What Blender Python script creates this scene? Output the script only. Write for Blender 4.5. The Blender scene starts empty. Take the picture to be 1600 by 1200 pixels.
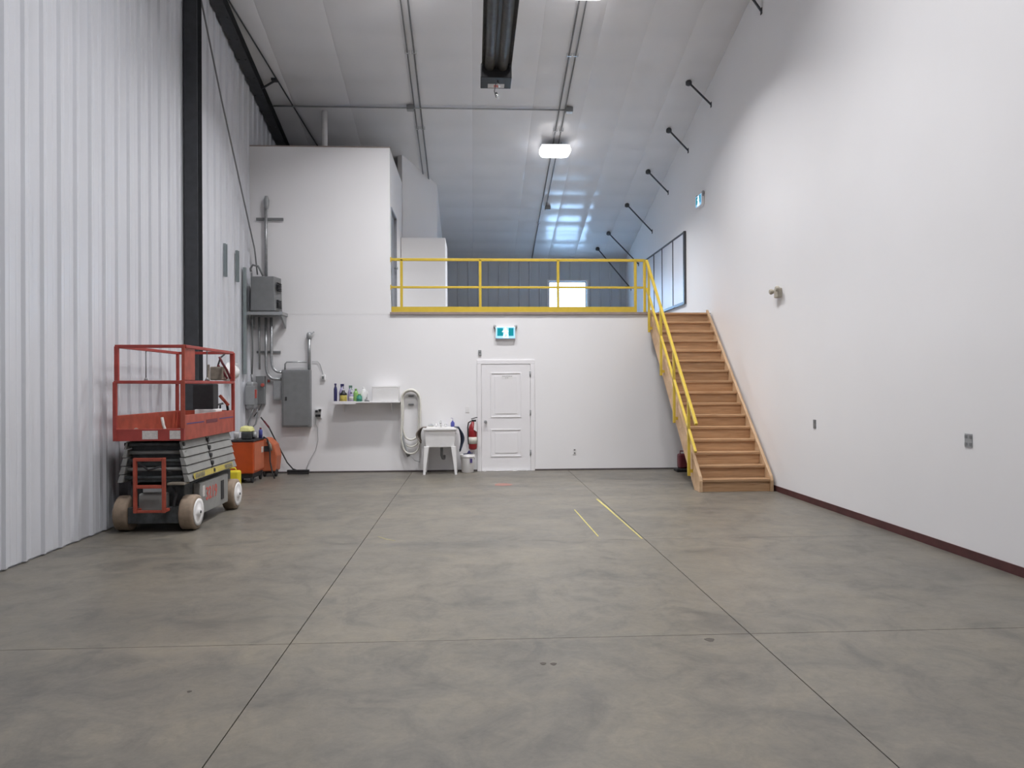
import bpy, bmesh, math, random
from mathutils import Vector, Matrix
random.seed(7)
SC = bpy.context.scene
COL = SC.collection
PI = math.pi

# ------------------------------------------------------------------ camera
F_PX, EYE = 1170.0, 1.634
yaw = math.atan((800 - 740) / F_PX); pitch = math.atan(2.0 / F_PX); roll = 0.0048
fw = Vector((math.sin(yaw) * math.cos(pitch), math.cos(yaw) * math.cos(pitch), math.sin(pitch)))
rt = Vector((math.cos(yaw), -math.sin(yaw), 0)); up = rt.cross(fw)
r2 = rt * math.cos(roll) - up * math.sin(roll)
u2 = up * math.cos(roll) + rt * math.sin(roll)
cam = bpy.data.cameras.new('camera'); cam.sensor_width = 36; cam.lens = 36 * F_PX / 1600
cam.clip_end = 200
co = bpy.data.objects.new('camera', cam); COL.objects.link(co)
co.matrix_world = Matrix.Translation((0, 0, EYE)) @ Matrix((r2, u2, -fw)).transposed().to_4x4()
SC.camera = co

# ------------------------------------------------------------------ world, exposure
w = bpy.data.worlds.new('sky'); SC.world = w; w.use_nodes = True
bg = w.node_tree.nodes['Background']
bg.inputs[0].default_value = (0.42, 0.68, 1.0, 1); bg.inputs[1].default_value = 30.0
SC.view_settings.view_transform = 'Standard'; SC.view_settings.look = 'None'
SC.view_settings.gamma = 1; SC.view_settings.use_curve_mapping = False
SC.view_settings.exposure = 0.0
LAMP_W = 130.0
LAMP_COL = (0.985, 0.985, 1.0)

# ------------------------------------------------------------------ materials
def newmat(name):
    m = bpy.data.materials.new(name); m.use_nodes = True
    return m, m.node_tree.nodes, m.node_tree.links, m.node_tree.nodes['Principled BSDF']
def mat(name, col, rough=0.5, metal=0.0, var=0.0, scale=6.0, bump=0.0, bscale=60.0, spec=0.5, emit=None, es=0.0, col2=None):
    m, N, L, P = newmat(name)
    P.inputs['Base Color'].default_value = (*col, 1)
    P.inputs['Roughness'].default_value = rough; P.inputs['Metallic'].default_value = metal
    P.inputs['Specular IOR Level'].default_value = spec
    if var or col2:
        g = N.new('ShaderNodeNewGeometry'); n = N.new('ShaderNodeTexNoise')
        n.inputs['Scale'].default_value = scale; n.inputs['Detail'].default_value = 6
        L.new(g.outputs['Position'], n.inputs['Vector'])
        r = N.new('ShaderNodeValToRGB'); r.color_ramp.elements[0].position = 0.32; r.color_ramp.elements[1].position = 0.68
        c2 = col2 or tuple(min(1, c * (1 + var)) for c in col)
        c1 = col if col2 else tuple(c * (1 - var) for c in col)
        r.color_ramp.elements[0].color = (*c1, 1); r.color_ramp.elements[1].color = (*c2, 1)
        L.new(n.outputs['Fac'], r.inputs['Fac']); L.new(r.outputs['Color'], P.inputs['Base Color'])
    if bump:
        g = N.new('ShaderNodeNewGeometry'); n = N.new('ShaderNodeTexNoise'); b = N.new('ShaderNodeBump')
        n.inputs['Scale'].default_value = bscale; n.inputs['Detail'].default_value = 4
        b.inputs['Strength'].default_value = bump; b.inputs['Distance'].default_value = 0.01
        L.new(g.outputs['Position'], n.inputs['Vector']); L.new(n.outputs['Fac'], b.inputs['Height']); L.new(b.outputs['Normal'], P.inputs['Normal'])
    if emit:
        P.inputs['Emission Color'].default_value = (*emit, 1); P.inputs['Emission Strength'].default_value = es
    return m

FLOOR_SHIFT = (5.0, 43.0, 0.0)
def concrete():
    m, N, L, P = newmat('concrete')
    g = N.new('ShaderNodeNewGeometry')
    def noise(s, d, rough=0.6, dist=0.0, stretch=None):
        n = N.new('ShaderNodeTexNoise'); n.inputs['Scale'].default_value = s; n.inputs['Detail'].default_value = d
        n.inputs['Roughness'].default_value = rough; n.inputs['Distortion'].default_value = dist
        src = g.outputs['Position']
        if not stretch: stretch = (1, 1, 1)
        if stretch:
            mp = N.new('ShaderNodeMapping'); mp.inputs['Scale'].default_value = stretch; mp.inputs['Location'].default_value = FLOOR_SHIFT
            L.new(src, mp.inputs['Vector']); src = mp.outputs['Vector']
        L.new(src, n.inputs['Vector']); return n.outputs['Fac']
    def ramp(f, stops):
        r = N.new('ShaderNodeValToRGB'); e = r.color_ramp.elements
        e[0].position, e[0].color = stops[0][0], (*stops[0][1], 1)
        e[1].position, e[1].color = stops[-1][0], (*stops[-1][1], 1)
        for p, c in stops[1:-1]:
            k = e.new(p); k.color = (*c, 1)
        L.new(f, r.inputs['Fac']); return r.outputs['Color']
    def mix(a, b, fac, mode='MIX'):
        x = N.new('ShaderNodeMix'); x.data_type = 'RGBA'; x.blend_type = mode
        if isinstance(fac, float): x.inputs[0].default_value = fac
        else: L.new(fac, x.inputs[0])
        L.new(a, x.inputs[6]); L.new(b, x.inputs[7]); return x.outputs[2]
    base = ramp(noise(0.55, 5, 0.62, 0.5), [(0.3, (0.134, 0.123, 0.107)), (0.5, (0.150, 0.137, 0.117)), (0.72, (0.174, 0.156, 0.129))])
    blot = ramp(noise(2.1, 7, 0.68, 1.2), [(0.3, (0.60, 0.62, 0.65)), (0.5, (1, 1, 1)), (0.7, (1.20, 1.17, 1.10))])
    c = mix(base, blot, 0.85, 'MULTIPLY')
    streak = ramp(noise(1.0, 5, 0.6, 0.3, (0.35, 1.6, 1)), [(0.35, (0.84, 0.85, 0.85)), (0.6, (1.04, 1.03, 1.0))])
    c = mix(c, streak, 0.8, 'MULTIPLY')
    mid = ramp(noise(6.5, 8, 0.72, 1.5), [(0.3, (0.78, 0.78, 0.78)), (0.5, (1, 1, 1)), (0.7, (1.18, 1.17, 1.14))])
    c = mix(c, mid, 0.75, 'MULTIPLY')
    fine = ramp(noise(45, 4, 0.7), [(0.25, (0.86, 0.86, 0.86)), (0.75, (1.1, 1.1, 1.1))])
    c = mix(c, fine, 0.6, 'MULTIPLY')
    L.new(c, P.inputs['Base Color'])
    r = N.new('ShaderNodeMapRange'); r.inputs['To Min'].default_value = 0.30; r.inputs['To Max'].default_value = 0.52
    L.new(noise(1.3, 5), r.inputs['Value']); L.new(r.outputs[0], P.inputs['Roughness'])
    b = N.new('ShaderNodeBump'); b.inputs['Strength'].default_value = 0.12; b.inputs['Distance'].default_value = 0.006
    L.new(noise(28, 5), b.inputs['Height']); L.new(b.outputs['Normal'], P.inputs['Normal'])
    P.inputs['Specular IOR Level'].default_value = 0.45
    return m

def wood(name, a, b, axis):
    m, N, L, P = newmat(name)
    g = N.new('ShaderNodeTexCoord'); mp = N.new('ShaderNodeMapping')
    mp.inputs['Scale'].default_value = (2, 30, 30) if axis == 'X' else (30, 3, 6)
    oi = N.new('ShaderNodeObjectInfo'); ad = N.new('ShaderNodeVectorMath'); ad.operation = 'ADD'
    mu = N.new('ShaderNodeVectorMath'); mu.operation = 'SCALE'; mu.inputs[3].default_value = 1.0
    cb = N.new('ShaderNodeCombineXYZ')
    mm = N.new('ShaderNodeMath'); mm.operation = 'MULTIPLY'; mm.inputs[1].default_value = 37.0
    L.new(oi.outputs['Random'], mm.inputs[0]); L.new(mm.outputs[0], cb.inputs[0]); L.new(mm.outputs[0], cb.inputs[1])
    L.new(g.outputs['Object'], mp.inputs['Vector']); L.new(mp.outputs['Vector'], ad.inputs[0]); L.new(cb.outputs[0], ad.inputs[1])
    n = N.new('ShaderNodeTexNoise'); n.inputs['Scale'].default_value = 1.0; n.inputs['Detail'].default_value = 6; n.inputs['Distortion'].default_value = 0.8
    L.new(ad.outputs[0], n.inputs['Vector'])
    r = N.new('ShaderNodeValToRGB'); r.color_ramp.elements[0].position = 0.3; r.color_ramp.elements[1].position = 0.7
    r.color_ramp.elements[0].color = (*a, 1); r.color_ramp.elements[1].color = (*b, 1)
    L.new(n.outputs['Fac'], r.inputs['Fac'])
    hs = N.new('ShaderNodeHueSaturation')
    mr = N.new('ShaderNodeMapRange'); mr.inputs['To Min'].default_value = 0.82; mr.inputs['To Max'].default_value = 1.15
    L.new(oi.outputs['Random'], mr.inputs['Value']); L.new(mr.outputs[0], hs.inputs['Value'])
    L.new(r.outputs['Color'], hs.inputs['Color']); L.new(hs.outputs['Color'], P.inputs['Base Color'])
    P.inputs['Roughness'].default_value = 0.6
    return m

def glassmat(name, tint=(0.9, 0.95, 1.0), rough=0.02):
    m, N, L, P = newmat(name)
    P.inputs['Base Color'].default_value = (*tint, 1); P.inputs['Roughness'].default_value = rough
    P.inputs['Transmission Weight'].default_value = 1.0; P.inputs['IOR'].default_value = 1.3
    return m

M = {}
M['drywall'] = mat('painted_drywall', (0.80, 0.79, 0.80), 0.62, var=0.012, scale=0.8, bump=0.03, bscale=120)
M['liner'] = mat('white_liner_steel', (0.62, 0.63, 0.67), 0.36, var=0.02, scale=1.2)
M['liner_grey'] = mat('grey_liner_steel', (0.56, 0.585, 0.62), 0.45, var=0.03, scale=1.2)
M['vinyl'] = mat('insulation_vinyl', (0.73, 0.725, 0.74), 0.27, var=0.015, scale=2.0, spec=0.36)
M['concrete'] = concrete()
M['joint'] = mat('joint_filler', (0.085, 0.074, 0.064), 0.9, var=0.2, scale=8)
M['steel_dark'] = mat('primer_steel', (0.045, 0.048, 0.054), 0.55, var=0.12, scale=9)
M['black'] = mat('black_plastic', (0.016, 0.016, 0.018), 0.5, var=0.2, scale=20)
M['rubber'] = mat('black_rubber', (0.025, 0.025, 0.026), 0.75, var=0.2, scale=20)
M['grey_paint'] = mat('grey_enamel', (0.19, 0.195, 0.20), 0.45, var=0.05, scale=9)
M['grey_light'] = mat('light_grey_metal', (0.36, 0.37, 0.38), 0.4, metal=0.3, var=0.06, scale=12)
M['galv'] = mat('galvanised_steel', (0.42, 0.43, 0.44), 0.38, metal=0.8, var=0.12, scale=25)
M['conduit_grey'] = mat('dull_conduit', (0.19, 0.19, 0.195), 0.6, var=0.1, scale=20)
M['alu'] = mat('bright_aluminium', (0.78, 0.78, 0.78), 0.25, metal=0.9, var=0.05, scale=15)
M['rust'] = mat('weathered_tube', (0.075, 0.068, 0.06), 0.6, metal=0.3, var=0.25, scale=9)
M['yellow'] = mat('yellow_paint', (0.60, 0.43, 0.05), 0.4, var=0.05, scale=10)
M['wood_tread'] = wood('wood_tread', (0.37, 0.205, 0.10), (0.54, 0.335, 0.185), 'X')
M['wood_stringer'] = wood('wood_stringer', (0.50, 0.32, 0.18), (0.66, 0.46, 0.29), 'Y')
M['deck_grey'] = mat('grey_deck_paint', (0.30, 0.31, 0.32), 0.5, var=0.06, scale=3)
M['maroon'] = mat('maroon_base_strip', (0.075, 0.022, 0.022), 0.6, var=0.2, scale=6)
M['dark_strip'] = mat('dark_base_strip', (0.09, 0.075, 0.075), 0.7, var=0.2, scale=6)
M['white_gloss'] = mat('white_gloss_paint', (0.80, 0.785, 0.80), 0.35, var=0.01, scale=3)
M['white_plastic'] = mat('white_plastic', (0.78, 0.77, 0.77), 0.35, var=0.02, scale=8)
M['cream'] = mat('cream_hose', (0.64, 0.625, 0.575), 0.5, var=0.06, scale=14)
M['beige'] = mat('beige_plastic', (0.42, 0.38, 0.31), 0.5, var=0.05, scale=30)
M['red_lift'] = mat('lift_red_paint', (0.33, 0.045, 0.035), 0.5, var=0.16, scale=7)
M['orange_lift'] = mat('lift_orange_paint', (0.36, 0.065, 0.038), 0.5, var=0.18, scale=9)
M['lift_grey'] = mat('lift_grey_paint', (0.245, 0.245, 0.235), 0.5, var=0.1, scale=6)
M['lift_dark'] = mat('grimy_machinery', (0.045, 0.05, 0.052), 0.6, var=0.4, scale=16)
M['deck'] = mat('worn_deck_plate', (0.23, 0.20, 0.16), 0.6, var=0.2, scale=14)
M['tyre'] = mat('tan_solid_tyre', (0.27, 0.205, 0.15), 0.75, var=0.12, scale=18)
M['orange'] = mat('orange_enamel', (0.47, 0.065, 0.008), 0.45, var=0.08, scale=7)
M['orange_side'] = mat('orange_enamel_lighter', (0.50, 0.135, 0.06), 0.5, var=0.08, scale=7)
M['yellow_box'] = mat('yellow_plastic', (0.72, 0.58, 0.03), 0.45, var=0.06, scale=10)
M['pale_yellow'] = mat('pale_yellow_cloth', (0.66, 0.64, 0.28), 0.8, var=0.08, scale=20)
M['blue_dark'] = mat('dark_blue_plastic', (0.028, 0.026, 0.11), 0.4, var=0.1, scale=20)
M['blue_mid'] = mat('blue_liquid', (0.07, 0.08, 0.32), 0.3, var=0.1, scale=20)
M['lilac'] = mat('lilac_label', (0.33, 0.29, 0.46), 0.5, var=0.1, scale=30)
M['mustard'] = mat('mustard_label', (0.42, 0.34, 0.07), 0.5, var=0.2, scale=30)
M['green_grey'] = mat('grey_green_plastic', (0.12, 0.22, 0.17), 0.45, var=0.1, scale=30)
M['green_light'] = mat('light_green_plastic', (0.25, 0.46, 0.14), 0.45, var=0.15, scale=30)
M['green_teal'] = mat('teal_green_plastic', (0.05, 0.27, 0.19), 0.45, var=0.15, scale=30)
M['red_ext'] = mat('red_extinguisher_enamel', (0.25, 0.016, 0.02), 0.3, var=0.05, scale=12)
M['dark_red'] = mat('dark_red_plastic', (0.14, 0.02, 0.03), 0.5, var=0.1, scale=12)
M['red_dec'] = mat('red_decal', (0.50, 0.10, 0.08), 0.6, var=0.1, scale=30)
M['label'] = mat('paper_label', (0.60, 0.58, 0.52), 0.6, var=0.1, scale=60)
M['white_dec'] = mat('white_decal', (0.58, 0.55, 0.53), 0.6, var=0.12, scale=50)
M['navy_dec'] = mat('navy_decal', (0.06, 0.04, 0.16), 0.5, var=0.1, scale=40)
M['pencil'] = mat('faint_grey_ink', (0.30, 0.30, 0.31), 0.7, var=0.1, scale=60)
M['tape'] = mat('worn_yellow_tape', (0.50, 0.43, 0.12), 0.6, var=0.25, scale=25)
M['tape_faint'] = mat('faint_yellow_chalk', (0.27, 0.24, 0.12), 0.7, var=0.2, scale=25)
M['red_mark'] = mat('worn_red_paint', (0.30, 0.11, 0.09), 0.6, col2=(0.22, 0.14, 0.115), scale=22)
M['navy_cloth'] = mat('navy_cloth', (0.035, 0.05, 0.085), 0.85, var=0.2, scale=30)
M['taupe_cloth'] = mat('taupe_cloth', (0.25, 0.21, 0.185), 0.85, var=0.15, scale=30)
M['teal_channel'] = mat('grey_green_trunking', (0.25, 0.29, 0.30), 0.5, var=0.08, scale=10)
M['lens'] = mat('lamp_lens', (0.9, 0.9, 0.9), 0.4, emit=(1, 0.98, 1), es=5)
M['lamp_housing'] = mat('white_lamp_housing', (0.75, 0.75, 0.76), 0.4, var=0.02, scale=8)
M['sign_teal'] = mat('lit_teal_legend', (0.0, 0.12, 0.13), 0.4, emit=(0.0, 0.22, 0.28), es=0.9)
M['sign_blue'] = mat('lit_blue_border', (0.3, 0.55, 0.8), 0.4, emit=(0.30, 0.58, 0.95), es=0.8)
M['sign_white'] = mat('lit_white_figure', (0.9, 0.95, 1), 0.4, emit=(0.85, 0.97, 1), es=1.6)
M['glass'] = glassmat('window_glass')
M['brown_gloss'] = mat('brown_edge_trim', (0.30, 0.24, 0.22), 0.4, var=0.1, scale=12)
M['mirror_glass'] = mat('interior_window_pane', (0.70, 0.71, 0.76), 0.42, var=0.02, scale=2, spec=0.45)
M['frame_dark'] = mat('dark_window_frame', (0.065, 0.065, 0.075), 0.45, var=0.1, scale=12)
M['jamb_grey'] = mat('grey_door_jamb', (0.26, 0.27, 0.30), 0.5, var=0.05, scale=8)

# ------------------------------------------------------------------ mesh helper
class MB:
    def __init__(s): s.v = []; s.f = []; s.sm = []
    def poly(s, vs, fs, smooth=False):
        o = len(s.v); s.v += [tuple(p) for p in vs]
        s.f += [tuple(o + i for i in f) for f in fs]; s.sm += [smooth] * len(fs); return s
    def box(s, x0, x1, y0, y1, z0, z1):
        return s.poly([(x0,y0,z0),(x1,y0,z0),(x1,y1,z0),(x0,y1,z0),(x0,y0,z1),(x1,y0,z1),(x1,y1,z1),(x0,y1,z1)],
                      [(0,3,2,1),(4,5,6,7),(0,1,5,4),(1,2,6,5),(2,3,7,6),(3,0,4,7)])
    def hexa(s, p):   # 8 points like box order
        return s.poly(p, [(0,3,2,1),(4,5,6,7),(0,1,5,4),(1,2,6,5),(2,3,7,6),(3,0,4,7)])
    def prism(s, pts, ext):   # pts list of 3D planar points, ext vector
        n = len(pts); e = Vector(ext)
        return s.poly([Vector(p) for p in pts] + [Vector(p) + e for p in pts],
                      [tuple(reversed(range(n))), tuple(range(n, 2*n))] + [(i, (i+1) % n, (i+1) % n + n, i + n) for i in range(n)])
    def bar(s, a, b, wd, hd, upv=(0, 0, 1)):
        a = Vector(a); b = Vector(b); d = (b - a).normalized(); U = Vector(upv)
        if abs(d.dot(U)) > 0.98: U = Vector((0, 1, 0))
        R = d.cross(U).normalized(); U = R.cross(d).normalized()
        c = [(-wd/2, -hd/2), (wd/2, -hd/2), (wd/2, hd/2), (-wd/2, hd/2)]
        return s.prism([a + R*x + U*y for x, y in c], b - a)
    def tube(s, pts, r, n=10, cap=True, closed=False):
        pts = [Vector(p) for p in pts]; rings = []; prev = None
        rr = r if isinstance(r, (list, tuple)) else [r] * len(pts)
        m = len(pts)
        for i, p in enumerate(pts):
            if closed: d = (pts[(i+1) % m] - pts[i-1]).normalized()
            elif i == 0: d = (pts[1] - p).normalized()
            elif i == m-1: d = (p - pts[i-1]).normalized()
            else: d = (pts[i+1] - pts[i-1]).normalized()
            if prev is None:
                t = Vector((0, 0, 1)) if abs(d.z) < 0.9 else Vector((1, 0, 0))
                R = d.cross(t).normalized()
            else:
                R = (prev - d * prev.dot(d)).normalized()
            prev = R; Q = d.cross(R)
            rings.append([p + (R * math.cos(2*PI*k/n) + Q * math.sin(2*PI*k/n)) * rr[i] for k in range(n)])
        vs = [q for rg in rings for q in rg]; fs = []
        for i in range(m if closed else m-1):
            a = i * n; b = ((i+1) % m) * n
            for k in range(n): fs.append((a+k, a+(k+1) % n, b+(k+1) % n, b+k))
        s.poly(vs, fs, True)
        if cap and not closed:
            o = len(s.v) - len(vs)
            s.f += [tuple(o + k for k in reversed(range(n))), tuple(o + (m-1)*n + k for k in range(n))]; s.sm += [False, False]
        return s
    def lathe(s, c, prof, n=20, axis='Z'):
        c = Vector(c); vs = []; fs = []
        for r, h in prof:
            for k in range(n):
                a = 2*PI*k/n; u, v = r*math.cos(a), r*math.sin(a)
                vs.append(c + (Vector((u, v, h)) if axis == 'Z' else Vector((h, u, v)) if axis == 'X' else Vector((v, h, u))))
        for i in range(len(prof)-1):
            for k in range(n): fs.append((i*n+k, i*n+(k+1) % n, (i+1)*n+(k+1) % n, (i+1)*n+k))
        s.poly(vs, fs, True); o = len(s.v) - len(vs); m = len(prof)
        s.f += [tuple(o+k for k in reversed(range(n))), tuple(o+(m-1)*n+k for k in range(n))]; s.sm += [False, False]
        return s
    def build(s, name, m, parent=None, bevel=0.0, origin=None):
        me = bpy.data.meshes.new(name)
        o = Vector(origin) if origin is not None else (Vector(s.v[0]) * 0)
        me.from_pydata([Vector(v) - o for v in s.v], [], s.f); me.update()
        for p, q in zip(me.polygons, s.sm): p.use_smooth = q
        bm = bmesh.new(); bm.from_mesh(me); bmesh.ops.recalc_face_normals(bm, faces=bm.faces); bm.to_mesh(me); bm.free()
        me.materials.append(m)
        ob = bpy.data.objects.new(name, me); COL.objects.link(ob); ob.location = o
        if parent: ob.parent = parent; ob.matrix_parent_inverse = Matrix.Identity(4); ob.location = o - world_loc(parent)
        if bevel:
            b = ob.modifiers.new('bevel', 'BEVEL'); b.width = bevel; b.segments = 2; b.limit_method = 'ANGLE'; b.angle_limit = 0.7
        return ob
def world_loc(o):
    l = Vector(o.location)
    while o.parent: o = o.parent; l += Vector(o.location)
    return l
def empty(name, loc):
    o = bpy.data.objects.new(name, None); COL.objects.link(o); o.location = loc; o.empty_display_size = 0.1; return o
def tag(o, label, cat, group=None):
    o['label'] = label; o['category'] = cat
    if group: o['group'] = group
    return o
def thing(name, loc, label, cat, group=None): return tag(empty(name, loc), label, cat, group)
def struct(o): o['kind'] = 'structure'; return o
def copy_tree(o, parent=None):
    c = o.copy(); COL.objects.link(c)
    if parent: c.parent = parent
    for ch in list(o.children): copy_tree(ch, c)
    return c
def B(*a): return MB().box(*a)
def arc(c, r, a0, a1, n, plane='XZ'):
    out = []
    for i in range(n+1):
        a = a0 + (a1-a0)*i/n; u, v = r*math.cos(a), r*math.sin(a)
        out.append((c[0]+u, c[1], c[2]+v) if plane == 'XZ' else (c[0]+u, c[1]+v, c[2]) if plane == 'XY' else (c[0], c[1]+u, c[2]+v))
    return out

# ------------------------------------------------------------------ dimensions
XL, XR, YB, YF, Y0, RY = -4.2, 4.6, 14.3, 22.4, -8.0, 1.5
MZ = 3.02                      # mezzanine level
def ceil(y): return 11.04 - 0.25*y if y >= RY else (11.04 - 0.25*RY) - 0.25*(RY - y)

# ------------------------------------------------------------------ floor: slabs between sawn joints
fl = struct(B(XL-.2, XR+.2, Y0-.2, YB+.2, -.30, -.03).build('floor', M['joint']))
xs = [XL, -1.17, 1.80, XR]; ys = [Y0, -4.18, -1.18, 1.82, 4.82, 7.85, 10.95, YB]
for i in range(3):
    for j in range(7):
        g = 0.0030; gy0 = 0.0026 if j == 4 else 0.0012
        x0 = xs[i] + (g if i else 0); x1 = xs[i+1] - (g if i < 2 else 0)
        y0 = ys[j] + (gy0 if j else 0); y1 = ys[j+1] - (0.0026 if j == 3 else 0.0012 if j < 6 else 0)
        s = B(x0, x1, y0, y1, -.03, 0).build('concrete_slab', M['concrete'], fl, bevel=0.0012)

# ------------------------------------------------------------------ ceiling: draped insulation panels
ce = struct(MB().hexa([(XL-.2, RY, ceil(RY)+.1), (XR+.2, RY, ceil(RY)+.1), (XR+.2, YF+.2, ceil(YF+.2)+.1), (XL-.2, YF+.2, ceil(YF+.2)+.1),
                       (XL-.2, RY, ceil(RY)+.3), (XR+.2, RY, ceil(RY)+.3), (XR+.2, YF+.2, ceil(YF+.2)+.3), (XL-.2, YF+.2, ceil(YF+.2)+.3)])
            .hexa([(XL-.2, Y0-.2, ceil(Y0-.2)+.1), (XR+.2, Y0-.2, ceil(Y0-.2)+.1), (XR+.2, RY, ceil(RY)+.1), (XL-.2, RY, ceil(RY)+.1),
                       (XL-.2, Y0-.2, ceil(Y0-.2)+.3), (XR+.2, Y0-.2, ceil(Y0-.2)+.3), (XR+.2, RY, ceil(RY)+.3), (XL-.2, RY, ceil(RY)+.3)]).build('ceiling', M['vinyl']))
cx = [XL, -3.56, -2.44, -1.22, 0.0, 1.22, 2.24, 3.03, 3.85, XR]
def vinyl_panel(x0, x1, ya, yb):
    vs = []; fs = []; n = int((yb-ya)/0.085); cols = [0, .015, .25, .5, .75, .985, 1]
    for i in range(n+1):
        y = ya + (yb-ya)*i/n
        ph = (y / 0.69) % 1.0
        sag = 0.022 * math.sin(PI*ph)
        for k, c in enumerate(cols):
            x = x0 + (x1-x0)*c
            lift = 0.004 if k in (0, 6) else 0
            vs.append((x, y, ceil(y) - sag*(0.86 + 0.14*math.sin(PI*c)) + lift))
    m = len(cols)
    for i in range(n):
        for k in range(m-1): fs.append((i*m+k, i*m+k+1, (i+1)*m+k+1, (i+1)*m+k))
    return MB().poly(vs, fs, True)
for a, b in zip(cx[:-1], cx[1:]):
    vinyl_panel(a, b, RY, YF).build('insulation_panel', M['vinyl'], ce)
    vinyl_panel(a, b, Y0, RY).build('insulation_panel', M['vinyl'], ce)

# ------------------------------------------------------------------ walls
def ribbed(y0, y1, z0, z1fn, x, sgn, lip=0.0):
    """liner sheet in a plane x=const, ribs every 0.305 m standing proud of it"""
    prof = []; y = y0; k = 0
    prof = [(y0, 0)]
    yy = y0 + 0.1525
    while yy < y1 - 0.03:
        prof += [(yy-.030, 0), (yy-.013, .030), (yy+.013, .030), (yy+.030, 0)]
        q = yy + .10
        if q + .02 < y1:
            prof += [(q-.012, 0), (q, .004), (q+.012, 0)]
        q = yy + .20
        if q + .02 < y1:
            prof += [(q-.012, 0), (q, .004), (q+.012, 0)]
        yy += 0.305
    prof = sorted(prof) + [(y1, 0)]
    vs = []; fs = []
    for y, h in prof:
        vs += [(x + sgn*(h+lip), y, z0), (x + sgn*(h+lip), y, z1fn(y))]
    for i in range(len(prof)-1): fs.append((2*i, 2*i+1, 2*i+3, 2*i+2))
    return MB().poly(vs, fs)
def gable(x0, x1):
    p = [(x0, Y0, -.3), (x0, YF+.2, -.3), (x0, YF+.2, ceil(YF)+.1), (x0, RY, ceil(RY)+.15), (x0, Y0, ceil(Y0)+.1)]
    return MB().prism(p, (x1-x0, 0, 0))
wl = struct(gable(XL-.25, XL-.02).build('wall_left', M['liner']))
y = 11.03 - 0.915*21
while y < YF - 0.1:
    y1 = min(y + 0.913, YF)
    if y1 > Y0:
        ribbed(max(y, Y0), y1, 0.015, lambda q: 6.95, XL, 1).build('wall_panel', M['liner'], wl)
        zt = ceil
        if max(ceil(y), ceil(y1)) > 7.0:
            ribbed(max(y, Y0), y1, 6.95, lambda q: max(6.96, ceil(q)-.0), XL, 1, 0.003).build('wall_panel', M['liner'], wl)
    y += 0.915
wr = struct(gable(XR, XR+.25).build('wall_right', M['drywall']))
wb = struct(B(XL-.2, XR, YB, YB+.14, -.1, MZ-.02).build('wall_back', M['drywall']))
# far eave wall seen above the mezzanine, grey liner with window opening
WX0, WX1, WZ0, WZ1 = 2.27, 3.41, 3.70, 4.75
wf = struct(MB().box(XL-.2, WX0, YF, YF+.2, MZ-.3, ceil(YF)+.15).box(WX1, XR+.2, YF, YF+.2, MZ-.3, ceil(YF)+.15)
            .box(WX0, WX1, YF, YF+.2, MZ-.3, WZ0).box(WX0, WX1, YF, YF+.2, WZ1, ceil(YF)+.15).build('wall_far', M['liner_grey']))
def ribbed_x(x0, x1, z0, z1, yv, first):
    prof = [(x0, 0)]; xx = first
    while xx < x1 - .03:
        if xx - .03 > x0: prof += [(xx-.030, 0), (xx-.013, .03), (xx+.013, .03), (xx+.030, 0)]
        xx += .305
    prof.append((x1, 0)); vs = []; fs = []
    for x, h in prof: vs += [(x, yv-h, z0), (x, yv-h, z1)]
    for i in range(len(prof)-1): fs.append((2*i, 2*i+1, 2*i+3, 2*i+2))
    return MB().poly(vs, fs)
x = -0.9
while x < XR - .05:
    x1 = min(x+.915, XR)
    for za, zb, d in ((MZ, 5.06, .004), (5.06, ceil(YF)+.02, .008)):
        spans = [(x, x1, za, zb)]
        if x1 > WX0 and x < WX1 and za < WZ0:
            spans = []
            if x < WX0: spans.append((x, WX0, za, zb))
            if x1 > WX1: spans.append((WX1, x1, za, zb))
            a, b = max(x, WX0), min(x1, WX1)
            if b - a > .01: spans += [(a, b, za, WZ0), (a, b, WZ1, zb)]
        mb = MB()
        for a, b, c, dd in spans:
            q = ribbed_x(a, b, c, dd, YF-d, x+.1525); mb.poly(q.v, q.f)
        mb.build('wall_panel', M['liner_grey'], wf)
    x += .915
# window 1 in far wall
w1 = struct(MB().box(WX0-.05, WX0, YF-.04, YF+.16, WZ0-.05, WZ1+.05).box(WX1, WX1+.05, YF-.04, YF+.16, WZ0-.05, WZ1+.05)
            .box(WX0, WX1, YF-.04, YF+.16, WZ0-.05, WZ0).box(WX0, WX1, YF-.04, YF+.16, WZ1, WZ1+.05).build('window_1', M['white_gloss']))
MB().box(WX0, WX0+.03, YF+.07, YF+.11, WZ0, WZ1).box(WX1-.03, WX1, YF+.07, YF+.11, WZ0, WZ1).box(WX0+.03, WX1-.03, YF+.07, YF+.11, WZ0, WZ0+.03)\
    .box(WX0+.03, WX1-.03, YF+.07, YF+.11, WZ1-.03, WZ1).build('sash', M['white_gloss'], w1)
for a, b in ((WX0+.03, WX1-.03),):
    B(a, b, YF+.085, YF+.091, WZ0+.03, WZ1-.03).build('pane', M['glass'], w1)
pl = bpy.data.lights.new('window_portal', 'AREA'); pl.shape = 'RECTANGLE'; pl.size = WX1-WX0; pl.size_y = WZ1-WZ0
pl.cycles.is_portal = True
po = bpy.data.objects.new('window_portal', pl); COL.objects.link(po); po.location = ((WX0+WX1)/2, YF+.22, (WZ0+WZ1)/2); po.rotation_euler = (-PI/2, 0, 0)
# wall behind the camera with two overhead doors (closed)
wfr = struct(MB().box(XL-.2, XR+.2, Y0-.2, Y0, -.3, ceil(Y0)+.2).build('wall_front', M['liner']))
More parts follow.
